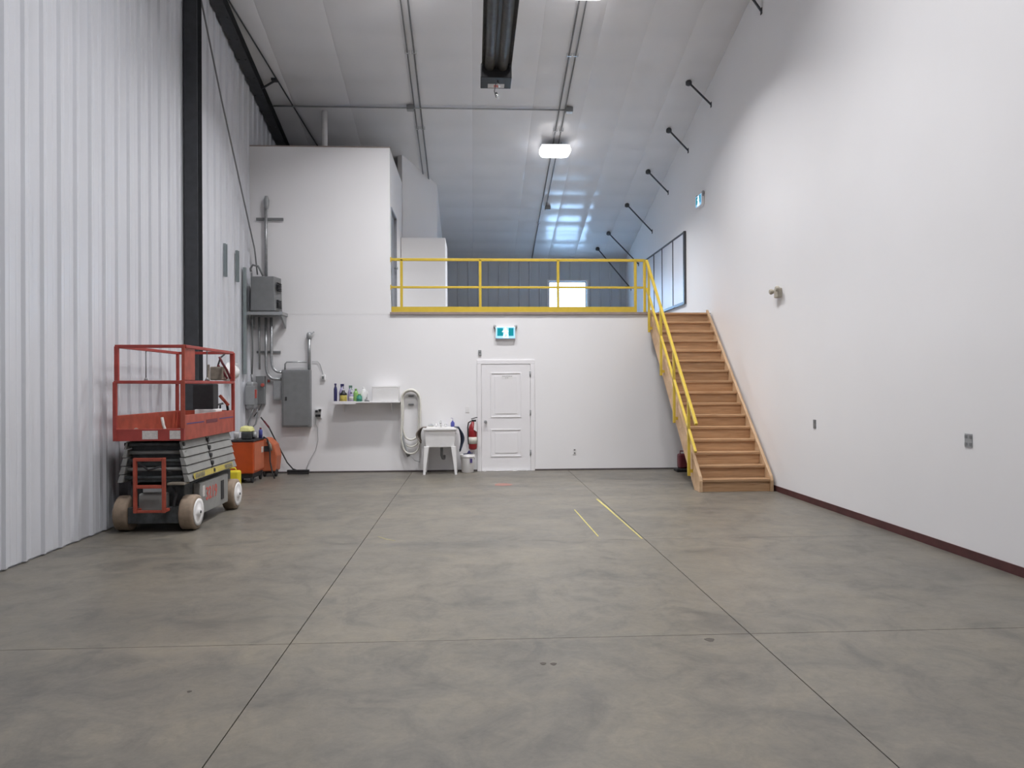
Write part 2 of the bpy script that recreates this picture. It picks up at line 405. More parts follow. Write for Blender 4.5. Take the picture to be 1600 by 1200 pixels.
# mezzanine deck and edge
dk = struct(MB().box(XL-.02, XR, YB+.005, YF, MZ-.02, MZ).box(XL-.02, XR, YB+.14, YF, MZ-.3, MZ-.02).build('floor_mezzanine', M['deck_grey']))
tr = struct(B(-1.575, 3.36, YB-.035, YB-.001, MZ-.035, MZ+.012).build('trim_1', M['brown_gloss'], bevel=.003))
# partition boxes on the mezzanine
BT = 6.15
po_ = struct(MB().box(XL-.02, -1.57, YB-.002, YB+.12, MZ-.03, BT).box(-1.69, -1.57, YB+.12, YB+.16, MZ, BT)
             .box(-1.69, -1.57, YB+1.12, 16.75, MZ, BT).box(-1.69, -1.57, YB+.16, YB+1.12, MZ+2.05, BT)
             .box(XL-.02, -1.69, YB+.12, 16.75, BT-.10, BT-.02).build('wall_office', M['drywall']))
struct(MB().box(XL, -1.56, YB-.012, YB+.03, BT, BT+.02).build('trim_2', M['brown_gloss']))
# door 2: doorway in the office side wall, facing the mezzanine
d2 = struct(MB().box(-1.70, -1.555, YB+.16, YB+.20, MZ, MZ+2.05).box(-1.70, -1.555, YB+1.08, YB+1.12, MZ, MZ+2.05).box(-1.70, -1.555, YB+.20, YB+1.08, MZ+2.01, MZ+2.05).build('door_2', M['jamb_grey']))
leaf2 = B(-1.645, -1.60, YB+.205, YB+1.075, MZ+.01, MZ+2.005).build('door_leaf', M['jamb_grey'], d2, bevel=.003)
MB().lathe((-1.60, YB+1.0, MZ+1.0), [(.012, 0), (.012, .035), (.028, .04), (.03, .06), (.02, .075)], 12, 'X').build('door_knob', M['galv'], leaf2)
# diagonal wall running up to the roof, then straight back
def ptop(x, y): return (x, y, ceil(y) - .01)
dg = MB()
a0, a1, a2 = (-1.575, 16.86), (-.86, 18.13), (-.86, YF)
for (p, q, nx, ny) in ((a0, a1, -.105, .059), (a1, a2, -.12, 0)):
    dg.hexa([(p[0], p[1], MZ), (q[0], q[1], MZ), (q[0]+nx, q[1]+ny, MZ), (p[0]+nx, p[1]+ny, MZ),
             ptop(*p), ptop(*q), ptop(q[0]+nx, q[1]+ny), ptop(p[0]+nx, p[1]+ny)])
struct(dg.build('wall_upper_diagonal', M['drywall']))
cl = struct(MB().prism([(-1.56, 16.35, MZ), (-.60, 16.35, MZ), (-.60, 17.6, MZ), (-1.1, 17.6, MZ), (-1.56, 16.75, MZ)], (0, 0, 1.83)).build('wall_closet', M['drywall'], bevel=.004))
# baseboards
struct(B(XR-.012, XR-.001, Y0, YB, 0.001, .085).build('baseboard_right', M['maroon']))
struct(MB().box(XL+.03, .06, YB-.008, YB-.001, .001, .03).box(1.15, XR-.02, YB-.008, YB-.001, .001, .03).build('baseboard_back', M['dark_strip']))

# ------------------------------------------------------------------ door 1
d1 = struct(MB().box(.065, .145, YB-.022, YB+.0, 0, 2.04).box(1.085, 1.165, YB-.022, YB+.0, 0, 2.04).box(.065, 1.165, YB-.022, YB+.0, 2.04, 2.12).build('door_1', M['white_gloss'], bevel=.004))
slab = B(.150, 1.080, YB-.014, YB-.001, .012, 2.035)
leaf1 = slab.build('door_leaf', M['white_gloss'], d1, bevel=.002)
for z0, z1 in ((.27, .80), (1.02, 1.88)):
    p = MB()
    for (xa, xb, za, zb) in ((.32, .345, z0, z1), (.885, .91, z0, z1), (.345, .885, z0, z0+.025), (.345, .885, z1-.025, z1)):
        p.box(xa, xb, YB-.024, YB-.014, za, zb)
    p.box(.40, .83, YB-.021, YB-.014, z0+.07, z1-.07)
    p.build('door_panel', M['white_gloss'], leaf1, bevel=.004)
MB().lathe((.225, YB-.014, .94), [(.030, 0), (.030, -.008), (.012, -.012), (.012, -.03), (.026, -.036), (.030, -.052), (.020, -.066)], 16, 'Y').build('door_knob', M['galv'], leaf1)
for z in (.30, 1.06, 1.80):
    MB().lathe((1.083, YB-.026, z), [(.008, 0), (.008, .10)], 8).box(1.068, 1.098, YB-.0245, YB-.021, z, z+.10).build('hinge', M['grey_light'], d1)
nt = MB()
for k, (xa, ln, z) in enumerate(((.545, .05, 1.80), (.605, .035, 1.803), (.65, .03, 1.80), (.70, .025, 1.806), (.60, .04, 1.775))):
    nt.box(xa, xa+ln, YB-.0245, YB-.0235, z, z+.010)
nt.box(.52, .76, YB-.0235, YB-.021, 1.75, 1.83)
nt2 = MB()
for k in range(10):
    xa = .55 + .019*k; nt2.prism([(xa, YB-.025, 1.797), (xa+.008, YB-.025, 1.797), (xa+.012, YB-.025, 1.812), (xa+.003, YB-.025, 1.815)], (0, .001, 0))
for k in range(4):
    xa = .60 + .017*k; nt2.prism([(xa, YB-.025, 1.768), (xa+.008, YB-.025, 1.768), (xa+.01, YB-.025, 1.783), (xa+.002, YB-.025, 1.785)], (0, .001, 0))
B(.53, .75, YB-.0240, YB-.021, 1.755, 1.825).build('door_notice', M['white_plastic'], leaf1)
nt2.build('notice_lettering', M['pencil'], leaf1)
B(.146, 1.084, YB-.07, YB-.022, .0, .012).build('threshold', M['alu'], d1, bevel=.003)

# ------------------------------------------------------------------ structural steel
def hbeam(mb, a, b, wd, dp, t=.012, upv=(0, 0, 1)):
    a = Vector(a); b = Vector(b); d = (b-a).normalized(); U = Vector(upv)
    R = d.cross(U).normalized(); U = R.cross(d).normalized()
    for o, w_, h_ in ((U*(dp/2-t/2), wd, t), (-U*(dp/2-t/2), wd, t), (U*0, t, dp-2*t)):
        c = [(-w_/2, -h_/2), (w_/2, -h_/2), (w_/2, h_/2), (-w_/2, h_/2)]
        mb.prism([a + o + R*x + U*y for x, y in c], b-a)
    return mb
colm = thing('steel_column', (-4.08, 11.17, 0), 'tall dark steel column standing against the ribbed left wall behind the red scissor lift', 'column')
hbeam(MB(), (-4.08, 11.17, .012), (-4.08, 11.17, ceil(11.3)-.25), .19, .19, upv=(0, 1, 0)).build('shaft', M['steel_dark'], colm)
B(-4.168, -3.97, 11.06, 11.28, 0, .012).build('base_plate', M['steel_dark'], colm)
raf = thing('steel_rafter', (-4.07, 11.2, ceil(11.2)-.15), 'dark sloping steel roof rafter running along the top of the left wall', 'beam')
hbeam(MB(), (-4.07, Y0+.1+9.5, ceil(RY)-.13), (-4.07, YF-.05, ceil(YF)-.13), .20, .19).build('beam', M['steel_dark'], raf)
bl = MB()
for k in range(26):
    yy = 9 + k*.5; zz = ceil(yy) - .235
    bl.lathe((-4.13, yy, zz), [(.016, -.012), (.016, .004)], 6); bl.lathe((-4.01, yy, zz), [(.016, -.012), (.016, .004)], 6)
bo = bl.build('bolt_heads', M['steel_dark'], raf); bo['kind'] = 'stuff'
for yy in (14.35,):
    MB().bar((-3.98, yy, ceil(yy)-.20), (-3.70, yy, ceil(yy)-.03), .03, .03).box(-3.78, -3.68, yy-.06, yy+.06, ceil(yy)-.05, ceil(yy)-.01).build('flange_brace', M['steel_dark'], raf)
tag(MB().tube([(-4.0, 9.0, ceil(9)-.06), (-3.94, 12.41, 7.90), (-3.44, 16.03, 6.99), (-3.2, 17.6, 6.59)], .014, 8).build('roof_brace_rod', M['steel_dark']),
    'thin dark diagonal brace rod under the roof beside the left rafter', 'rod')
tag(MB().tube([(-4.10, 11.57, 7.50), (-4.10, 12.5, 6.31), (-4.095, 13.91, 4.65), (-4.07, 14.2, 4.2), (-4.02, 14.2, 3.72)], .014, 8).build('wall_cable', M['grey_paint']),
    'long slanting grey cable coming down the left wall to the transformer box', 'cable')
clp = None
for i, (yy, zz) in enumerate(((12.12, 6.34), (12.48, 5.72), (12.85, 5.11), (13.22, 4.65))):
    pass
# purlin struts on right wall
PS = [(11.67, 4.22, ceil(11.67)-.02, XR, 7.56), (14.20, 4.16, ceil(14.2)-.02, XR, 7.02), (15.75, 4.18, ceil(15.75)-.02, XR, 6.62), (17.4, 4.12, ceil(17.4)-.02, XR, 6.15),
      (19.0, 3.95, ceil(19.0)-.02, XR, 5.56), (20.6, 3.76, ceil(20.6)-.02, XR, 4.98), (21.6, 3.62, ceil(21.6)-.02, XR, 4.42)]
PL = ['nearest dark strut between ceiling and right wall, cut by the top edge of the photo', 'second dark strut along the right wall top, counted from the top edge of the photo',
      'third dark strut along the right wall top, counted from the top edge of the photo', 'fourth dark strut along the right wall top, just above the right wall exit sign',
      'fifth dark strut along the right wall top, longer, left of the right wall exit sign', 'sixth dark strut, a long one in the blue-lit corner behind the stair top',
      'farthest dark strut, lowest in the blue-lit corner above the yellow guardrail']
for i, (yy, xa, za, xb, zb) in enumerate(PS):
    s = thing('wall_strut', (xa, yy, za), PL[i], 'strut', 'dark struts between ceiling and right wall')
    MB().bar((xa, yy, za-.03), (xb-.003, yy, zb), .028, .028).build('rod', M['steel_dark'], s)
    MB().lathe((xa, yy, za-.09), [(.03, 0), (.06, .02), (.06, .07), (.035, .11)], 10).build('end_bracket', M['steel_dark'], s)
    B(xb-.012, xb-.002, yy-.03, yy+.03, zb-.05, zb+.05).build('wall_cleat', M['steel_dark'], s)
# slotted brackets on left wall
for i, (yy, lab) in enumerate(((12.78, 'grey slotted upright bracket on the left wall, nearer to the steel column'), (13.42, 'grey slotted upright bracket on the left wall, nearer to the corner'))):
    s = thing('slotted_bracket', (-4.16, yy, 3.48), lab, 'bracket', 'slotted brackets on the left wall')
    MB().box(-4.168, -4.16, yy-.04, yy+.04, 3.48, 4.03).box(-4.16, -4.125, yy-.04, yy-.032, 3.48, 4.03).box(-4.16, -4.125, yy+.032, yy+.04, 3.48, 4.03).build('channel', M['teal_channel'], s)
    for k in range(5): B(-4.16, -4.157, yy-.012, yy+.012, 3.52+k*.105, 3.58+k*.105).build('slot', M['black'], s)

# ------------------------------------------------------------------ ceiling services
def conduit(pts, r, name, lab, clampys, m='conduit_grey'):
    t = thing(name, pts[0], lab, 'conduit')
    MB().tube(pts, r, 8).build('pipe', M[m], t)
    for (x, yy) in clampys:
        MB().box(x-.045, x+.045, yy-.012, yy+.012, ceil(yy)-.075, ceil(yy)-.066).box(x-.045, x-.037, yy-.012, yy+.012, ceil(yy)-.07, ceil(yy)-.015).box(x+.037, x+.045, yy-.012, yy+.012, ceil(yy)-.07, ceil(yy)-.015).build('strap', M['galv'], t)
    return t
def line(x, ya, yb, off=.05): return [(x, ya + (yb-ya)*i/6, ceil(ya + (yb-ya)*i/6) - off) for i in range(7)]
cy = [3.5, 6, 8.5, 11, 13.5, 15.8]
conduit(line(-1.04, 2, 17.95), .015, 'ceiling_conduit', 'left ceiling conduit pair, its right-hand pipe', [(-1.04, q) for q in cy])
conduit(line(-1.16, 2, 17.6), .013, 'ceiling_conduit', 'left ceiling conduit pair, its left-hand pipe', [(-1.16, q) for q in cy])
conduit(line(1.76, 2, 22.3), .015, 'ceiling_conduit', 'right ceiling conduit pair, its left-hand pipe running on to the far wall', [(1.76, q) for q in cy+[20]])
conduit(line(1.88, 2, 19.1), .013, 'ceiling_conduit', 'right ceiling conduit pair, its shorter right-hand pipe', [(1.88, q) for q in cy])
z15 = ceil(15.1) - .055
conduit([(-3.95, 15.1, z15), (1.885, 15.1, z15)], .017, 'cross_conduit', 'conduit crossing the ceiling sideways behind the heater end', [], 'grey_light')
for x, yy, lab in ((-1.24, 15.08, 'small junction box where the cross conduit meets the left ceiling conduits'), (1.96, 15.08, 'small junction box where the cross conduit meets the right ceiling conduits'),
                   (1.92, 19.15, 'small junction box at the end of the right ceiling conduits beyond the lit lamp')):
    t = thing('junction_box', (x, yy, ceil(yy)-.02), lab, 'electrical box', 'junction boxes on the ceiling conduits')
    zc = ceil(yy)
    B(x-.07, x+.07, yy-.07, yy+.07, zc-.115, zc-.03).build('body', M['grey_paint'], t, bevel=.006)
    B(x-.06, x+.06, yy-.06, yy+.06, zc-.121, zc-.115).build('cover', M['grey_light'], t)
tag(MB().lathe((-2.98, 15.3, BT-.02), [(.055, 0), (.055, ceil(15.3)-BT-.0), (.055, ceil(15.3)-BT+.0)], 14).build('vent_pipe', M['white_plastic']),
    'white vertical vent pipe rising from the top of the upper room to the ceiling', 'pipe')

# lamps
def lamp(x, yy, lab):
    z = ceil(yy) - .10
    t = thing('highbay_light', (x, yy, z), lab, 'ceiling light', 'rectangular high-bay lights under the roof')
    hw, hl = .35, .26
    MB().hexa([(x-hw+.03, yy-hl+.03, z-.04), (x+hw-.03, yy-hl+.03, z-.04), (x+hw-.03, yy+hl-.03, z-.04), (x-hw+.03, yy+hl-.03, z-.04),
               (x-hw+.08, yy-hl+.06, z-.02), (x+hw-.08, yy-hl+.06, z-.02), (x+hw-.08, yy+hl-.06, z-.02), (x-hw+.08, yy+hl-.06, z-.02)]).build('housing', M['lamp_housing'], t, bevel=.015)
    # rounded diffuser bowl below the housing
    n = 24; prof = [(.86, -.0405), (.97, -.06), (1.0, -.10), (1.0, -.14), (.90, -.195), (.6, -.215)]
    vs = []; fs = []
    for s_, h in prof:
        for k in range(n):
            a = 2*PI*k/n; cxs, sns = math.cos(a), math.sin(a); p = 2/4.0
            vs.append((x + (hw-.01)*s_*math.copysign(abs(cxs)**p, cxs), yy + (hl-.01)*s_*math.copysign(abs(sns)**p, sns), z+h))
    for i in range(5):
        for k in range(n): fs.append((i*n+k, i*n+(k+1) % n, (i+1)*n+(k+1) % n, (i+1)*n+k))
    fs.append(tuple(5*n+k for k in range(n)))
    MB().poly(vs, fs, True).build('diffuser', M['lens'], t)
    for dx in (-.15, .15):
        MB().tube([(x+dx, yy, z-.03), (x+dx, yy, ceil(yy)-.01)], .006, 6).build('hanger', M['galv'], t)
    L = bpy.data.lights.new('highbay_lamp', 'AREA'); L.shape = 'RECTANGLE'; L.size = .52; L.size_y = .34; L.energy = LAMP_W; L.color = LAMP_COL
    L.spread = math.radians(125)
    o = bpy.data.objects.new('highbay_lamp', L); COL.objects.link(o); o.parent = t; o.location = (0, 0, -.222)
    return t
lamp(1.80, 16.3, 'lit high-bay light glowing above the mezzanine guardrail')
lamp(1.83, 11.72, 'lit high-bay light on the right conduits at the top edge of the photo')
lamp(-1.03, 11.72, 'lit high-bay light on the left conduits at the top edge of the photo')
for yy, wd in ((7.4, 'second'), (3.1, 'third')):
    lamp(1.83, yy, '%s high-bay light on the right side, out of the frame overhead' % wd)
    lamp(-1.03, yy, '%s high-bay light on the left side, out of the frame overhead' % wd)

# radiant tube heater
HX, HY, HZ = .385, 12.0, 6.79
h = thing('tube_heater', (HX, HY, HZ), 'long dark radiant tube heater with a black burner box hung below the roof', 'heater')
rf = MB(); ya, yb = 3.0, HY-.051; t_ = .006
pr_ = [(-.235, -.13), (-.215, -.05), (-.10, .06), (.10, .06), (.215, -.05), (.235, -.13)]
for (x0, z0), (x1, z1) in zip(pr_[:-1], pr_[1:]):
    rf.hexa([(HX+x0, ya, HZ+z0), (HX+x1, ya, HZ+z1), (HX+x1, yb, HZ+z1), (HX+x0, yb, HZ+z0),
             (HX+x0, ya, HZ+z0+t_), (HX+x1, ya, HZ+z1+t_), (HX+x1, yb, HZ+z1+t_), (HX+x0, yb, HZ+z0+t_)])
rf.build('reflector', M['alu'], h)
for dx in (-.105, .105):
    MB().tube([(HX+dx, ya, HZ-.05), (HX+dx, yb, HZ-.05)], .085, 16).build('heating_tube', M['rust'], h)
B(HX-.03, HX+.03, ya, yb, HZ-.08, HZ-.07).build('tube_gap_shade', M['black'], h)  # black strip stands in for the shade in the gap between the tubes
MB().prism([(HX-.25, HY-.05, HZ-.24), (HX+.25, HY-.05, HZ-.24), (HX+.25, HY-.05, HZ-.02), (HX+.19, HY-.05, HZ+.06), (HX-.19, HY-.05, HZ+.06), (HX-.25, HY-.05, HZ-.02)], (0, .45, 0)).build('burner_box', M['black'], h, bevel=.008)
B(HX-.13, HX+.14, HY+.20, HY+.36, HZ-.243, HZ-.2405).build('warning_label', M['white_dec'], h)
B(HX-.03, HX+.05, HY+.23, HY+.33, HZ-.245, HZ-.243).build('label_block', M['red_dec'], h)
ch = MB()
ch.tube([(HX+.01, HY+.05, HZ-.24), (HX-.01, HY+.05, HZ-.33), (HX-.03, HY+.05, HZ-.42), (HX+.0, HY+.05, HZ-.52)], .008, 6)
ch.build('gas_hose', M['grey_paint'], h)
for z0, z1, dx in ((HZ-.25, HZ-.35, .02), (HZ-.44, HZ-.54, .0)):
    MB().tube([(HX+dx, HY+.05, z0), (HX+dx+.03, HY+.04, z1)], .016, 8).build('hose_fitting', M['alu'], h)
for yy in (4.0, 7.0, 10.0, 11.8):
    MB().tube([(HX-.15, yy, HZ+.03), (HX-.15, yy, ceil(yy)-.02)], .004, 5).tube([(HX+.15, yy, HZ+.03), (HX+.15, yy, ceil(yy)-.02)], .004, 5).build('hanging_chain', M['galv'], h)

# ------------------------------------------------------------------ guardrail on the mezzanine
gr = thing('guardrail', (0.9, YB+.04, MZ), 'yellow steel guardrail with toe board along the mezzanine edge', 'railing')
GY = YB + .03
for x in (-1.36, .135, 1.63, 3.13, 3.31):
    B(x-.025, x+.025, GY-.025, GY+.025, MZ, 4.04 if x < 3.3 else 4.04).build('post', M['yellow'], gr, bevel=.004)
B(-1.55, 3.31, GY-.025, GY+.025, 4.01, 4.06).build('top_rail', M['yellow'], gr, bevel=.004)
B(-1.55, 3.31, GY-.02, GY+.02, 3.49, 3.53).build('mid_rail', M['yellow'], gr, bevel=.004)
B(-1.55, 3.15, GY-.037, GY-.026, MZ+.014, MZ+.115).build('toe_board', M['yellow'], gr)
for z in (4.035, 3.51):
    B(-1.568, -1.55, GY-.04, GY+.04, z-.04, z+.04).build('wall_flange', M['yellow'], gr)

# ------------------------------------------------------------------ stairs
SY, RN, RS, NR = 11.22, 0.2025, MZ/16, 16
st = thing('wooden_staircase', (3.98, SY, 0), 'straight wooden staircase with brown treads rising along the right wall to the mezzanine', 'staircase')
SX0, SX1 = 3.455, 4.505
for k in range(NR):
    yk = SY + k*RN
    B(SX0, SX1, yk, yk+.018, k*RS, (k+1)*RS-.038).build('riser', M['wood_tread'], st, origin=(3.98, yk, k*RS))
    if k < NR-1:
        B(SX0, SX1, yk-.028, yk+RN, (k+1)*RS-.038, (k+1)*RS).build('tread', M['wood_tread'], st, bevel=.005, origin=(3.98, yk, (k+1)*RS))
B(SX0, SX1, SY+15*RN-.028, YB-.002, MZ-.038, MZ-.001).build('tread', M['wood_tread'], st, bevel=.005, origin=(3.98, SY+15*RN, MZ))
sl_ = RS/RN
def stringer(x0, x1):
    ytop = YB-.003
    zline = lambda y_, off: (y_-SY)*sl_ + off
    p = [(x0, SY-.05, 0), (x0, SY-.05, .17), (x0, SY-.02, .235), (x0, ytop, zline(ytop, .21)), (x0, ytop, zline(ytop, -.20)), (x0, SY+.20/sl_, 0)]
    return MB().prism(p, (x1-x0, 0, 0))
stringer(3.405, 3.455).build('stringer', M['wood_stringer'], st, bevel=.004)
stringer(4.505, 4.55).build('stringer', M['wood_stringer'], st, bevel=.004)
hr = thing('stair_handrail', (3.33, 12.8, 0), 'yellow steel handrail sloping down the open side of the wooden stairs', 'railing')
RX = 3.345
MB().bar((RX, YB+.0, 4.03), (RX, 11.12, 1.03), .045, .045).build('top_rail', M['yellow'], hr, bevel=.004)
MB().bar((RX, YB+.0, 3.49), (RX, 11.16, .61), .04, .04).build('mid_rail', M['yellow'], hr, bevel=.004)
for yy in (14.12, 13.22, 12.36, 11.52):
    zt = 1.03 + (yy-11.12)*(3.0/3.18); zb = (yy-SY)*sl_ - .07
    B(RX-.02, RX+.02, yy-.025, yy+.025, max(zb, .03), zt-.02).build('post', M['yellow'], hr, bevel=.004)
    B(RX+.02, 3.404, yy-.02, yy+.02, max(zb, .03)+.05, max(zb, .03)+.10).build('standoff', M['yellow'], hr)

# ------------------------------------------------------------------ window 2 in the right wall (interior window)
A0, A1, Q0, Q1 = 15.95, 19.7, 3.37, 4.95
w2 = struct(MB().box(XR-.05, XR-.002, A0, A0+.09, Q0, Q1).box(XR-.05, XR-.002, A1-.04, A1, Q0, Q1).box(XR-.05, XR-.002, A0+.09, A1-.04, Q0, Q0+.06).box(XR-.04, XR-.002, A0+.09, A1-.04, Q1-.03, Q1)
            .build('window_2', M['frame_dark'], bevel=.003))
ms = [A0+.09, 16.95, 17.93, 18.75, A1-.04]
for a, b in zip(ms[:-1], ms[1:]):
    B(XR-.02, XR-.006, a+.015, b-.015, Q0+.065, Q1-.035).build('pane', M['mirror_glass'], w2)
for a in ms[1:-1]:
    B(XR-.035, XR-.002, a-.015, a+.015, Q0+.06, Q1-.03).build('mullion', M['frame_dark'], w2)

# ------------------------------------------------------------------ exit signs
def exit_sign(label):
    t = thing('exit_sign', (0, 0, 0), label, 'exit sign', 'lit running-man exit signs')   # faces -Y, centred, back at y=0
    B(-.19, .19, -.06, 0, -.115, .115).build('case', M['white_plastic'], t, bevel=.008)
    B(-.18, .18, -.064, -.0605, -.105, .105).build('border', M['sign_blue'], t)
    B(-.155, -.045, -.067, -.0645, -.06, .09).build('legend', M['sign_teal'], t)
    B(.06, .155, -.067, -.0645, -.06, .09).build('legend', M['sign_teal'], t)
    f = MB(); y_ = -.069
    def P(pts): f.prism([(a, y_, b) for a, b in pts], (0, .003, 0))
    P([(.0+.020*math.cos(a*PI/5), .075+.020*math.sin(a*PI/5)) for a in range(10)])
    P([(-.03, .05), (.015, .055), (.03, .0), (-.012, -.01)])
    P([(-.03, .05), (-.065, .02), (-.055, .01), (-.02, .03)])
    P([(.015, .055), (.055, .025), (.048, .012), (.012, .03)])
    P([(-.012, -.005), (.012, -.005), (-.03, -.08), (-.05, -.075)])
    P([(.008, .005), (.03, .005), (.055, -.045), (.04, -.09), (.022, -.085), (.034, -.045)])
    P([(-.045, -.098), (.06, -.098), (.06, -.085), (-.045, -.085)])
    f.build('running_figure', M['sign_white'], t)
    for s in (-1, 1):
        MB().lathe((s*.20, -.03, .105), [(.018, -.02), (.028, 0), (.028, .03), (.012, .05)], 12).build('lamp_head', M['grey_light'], t)
        MB().tube([(s*.19, -.03, .05), (s*.20, -.03, .09)], .012, 8).build('lamp_arm', M['grey_light'], t)
    return t
e1 = exit_sign('lit running-man exit sign on the back wall above the white door'); e1.location = (.61, YB-.002, 2.635)
e2 = copy_tree(e1); e2['label'] = 'lit running-man exit sign high on the white right wall'; e2.location = (XR-.002, 14.85, 5.33); e2.rotation_euler = (0, 0, -PI/2)
# emergency twin light
em = thing('emergency_light', (XR-.05, 11.0, 2.99), 'small beige twin-head emergency light on the right wall beside the stairs', 'emergency light')
B(XR-.07, XR-.002, 10.93, 11.08, 2.93, 3.07).build('case', M['beige'], em, bevel=.01)
for yy, dz in ((10.90, .03), (11.12, .01)):
    MB().lathe((XR-.085, yy, 3.02+dz), [(.03, -.035), (.042, -.02), (.042, 0), (.02, .035)], 12, 'X').build('lamp_head', M['beige'], em)
    MB().tube([(XR-.06, yy, 3.01+dz), (XR-.05, 11.0, 2.99)], .008, 6).build('lamp_arm', M['grey_light'], em)
# wall plates
def plate(loc, sx, sz, face, label, duplex, cover='grey_light'):
    x, y_, z = loc; t = thing('wall_outlet', loc, label, 'outlet')
    if face == 'X':
        B(x-.008, x-.001, y_-sx/2, y_+sx/2, z-sz/2, z+sz/2).build('cover_plate', M[cover], t, bevel=.002)
        for dz in duplex:
            for dy in ((0,) if sx < .1 else (-.03, .03)):
                B(x-.012, x-.008, y_+dy-.017, y_+dy+.017, z+dz-.014, z+dz+.014).build('socket', M['grey_paint'], t)
    else:
        B(x-sx/2, x+sx/2, y_-.008, y_-.001, z-sz/2, z+sz/2).build('cover_plate', M[cover], t, bevel=.002)
        for dz in duplex: B(x-.015, x+.015, y_-.012, y_-.008, z+dz-.012, z+dz+.012).build('socket', M['grey_paint'], t)
    return t
plate((XR, 9.89, 1.09), .075, .12, 'X', 'small dark single wall outlet on the right wall, nearer to the stairs', (-.03, .03), 'grey_paint')
plate((XR, 6.74, 1.10), .105, .125, 'X', 'wider double wall outlet on the right wall, nearest to the camera', (-.035, .035))
plate((1.93, YB, .36), .07, .115, 'Y', 'faint white wall outlet low on the back wall right of the door', (-.03, .03), 'white_plastic')
ts = thing('wall_sensor', (.12, YB-.01, 2.26), 'tiny grey sensor on the back wall above the door frame', 'sensor')
B(.09, .15, YB-.025, YB-.001, 2.21, 2.31).build('case', M['grey_light'], ts, bevel=.006)
B(.105, .135, YB-.029, YB-.025, 2.25, 2.27).build('button', M['grey_paint'], ts)
sw = thing('light_switch', (-.12, YB, 1.18), 'faint white light switch above the fire extinguisher', 'switch')
B(-.155, -.085, YB-.008, YB-.001, 1.12, 1.235).build('cover_plate', M['white_plastic'], sw, bevel=.002)
B(-.128, -.112, YB-.014, YB-.008, 1.165, 1.19).build('toggle', M['white_plastic'], sw)

# ------------------------------------------------------------------ electrical gear in the back left corner
tf = thing('transformer_box', (-3.86, 14.12, 3.0), 'grey dry-type transformer box on a wall shelf high in the back left corner', 'transformer')
MB().hexa([(-4.08, 13.94, 3.02), (-3.62, 13.90, 3.02), (-3.58, 14.27, 3.02), (-4.06, 14.27, 3.02), (-4.08, 13.98, 3.66), (-3.66, 13.96, 3.66), (-3.60, 14.27, 3.66), (-4.06, 14.27, 3.66)]).build('case', M['grey_paint'], tf, bevel=.012)
for z0 in (3.08, 3.40):
    lv = MB()
    for k in range(5): lv.box(-3.612, -3.575, 13.97, 14.2, z0+k*.032, z0+.018+k*.032)
    lv.build('louvre', M['black'], tf)
bk = thing('transformer_shelf', (-3.86, 14.1, 2.9), 'grey steel bracket shelf carrying the transformer box', 'shelf')
MB().box(-4.15, -3.48, 13.88, 13.93, 2.94, 3.0).box(-4.15, -3.48, 14.22, 14.27, 2.94, 3.0).box(-3.54, -3.48, 13.93, 14.22, 2.94, 3.0).box(-4.15, -4.09, 13.93, 14.22, 2.94, 3.0).build('frame', M['grey_light'], bk, bevel=.004)
MB().prism([(-3.54, 13.93, 2.94), (-3.54, 14.27, 2.94), (-3.54, 14.27, 2.72)], (.03, 0, 0)).prism([(-4.12, 13.93, 2.94), (-4.12, 14.27, 2.94), (-4.12, 14.27, 2.72)], (.03, 0, 0)).build('gusset', M['grey_light'], bk)
ep = thing('electrical_panel', (-3.31, YB, .87), 'large grey electrical panel cabinet on the back wall', 'electrical panel')
B(-3.57, -3.05, YB-.16, YB-.001, .87, 1.94).build('cabinet', M['grey_paint'], ep, bevel=.01)
epd = B(-3.54, -3.08, YB-.172, YB-.16, .90, 1.91).build('door', M['grey_paint'], ep, bevel=.006)
B(-3.50, -3.47, YB-.182, YB-.172, 1.37, 1.44).build('latch', M['black'], epd, bevel=.003)
wy = thing('wireway_box', (-3.67, YB, 1.3), 'small grey box joined to the left side of the electrical panel', 'electrical box')
B(-3.74, -3.575, YB-.10, YB-.001, 1.38, 1.74).build('body', M['grey_light'], wy, bevel=.006)
B(-3.725, -3.59, YB-.106, YB-.10, 1.40, 1.72).build('cover', M['grey_light'], wy, bevel=.003)
def pipe(pts, r, name, lab, m='galv', cat='conduit'): return tag(MB().tube(pts, r, 10).build(name, M[m]), lab, cat)
cv = thing('vertical_conduit', (-3.87, YB-.06, 3.66), 'grey vertical conduit with a round cap rising above the transformer', 'conduit')
MB().tube([(-3.87, YB-.06, 3.662), (-3.87, YB-.06, 5.0)], .028, 10).build('pipe', M['galv'], cv)
MB().lathe((-3.86, YB-.06, 4.96), [(.03, 0), (.048, .06), (.055, .16), (.03, .24)], 12).build('weather_cap', M['grey_light'], cv)
MB().box(-4.06, -3.56, YB-.035, YB-.001, 4.755, 4.80).build('strut_bar', M['grey_paint'], cv)
ax = -3.82
p1 = [(-3.87, YB-.09, 2.92), (-3.87, YB-.09, 2.15)] + [( -3.72 - .15*math.cos(a), YB-.09, 2.02 - .25*math.sin(a)) for a in [PI/2*i/6 for i in range(7)]] + [(-3.575, YB-.09, 1.77)]
pipe(p1, .026, 'bent_conduit', 'outer grey conduit bending from the transformer shelf into the panel')
p2 = [(-3.77, YB-.09, 2.92), (-3.77, YB-.09, 2.20)] + [( -3.62 - .15*math.cos(a), YB-.09, 2.10 - .2*math.sin(a)) for a in [PI/2*i/6 for i in range(7)]] + [(-3.575, YB-.09, 1.90)]
pipe(p2, .026, 'bent_conduit', 'inner grey conduit bending from the transformer shelf into the panel')
tag(B(-4.06, -3.62, YB-.035, YB-.001, 2.26, 2.30).build('strut_bar', M['grey_paint']), 'short dark horizontal strut bar behind the two bent conduits', 'bracket')
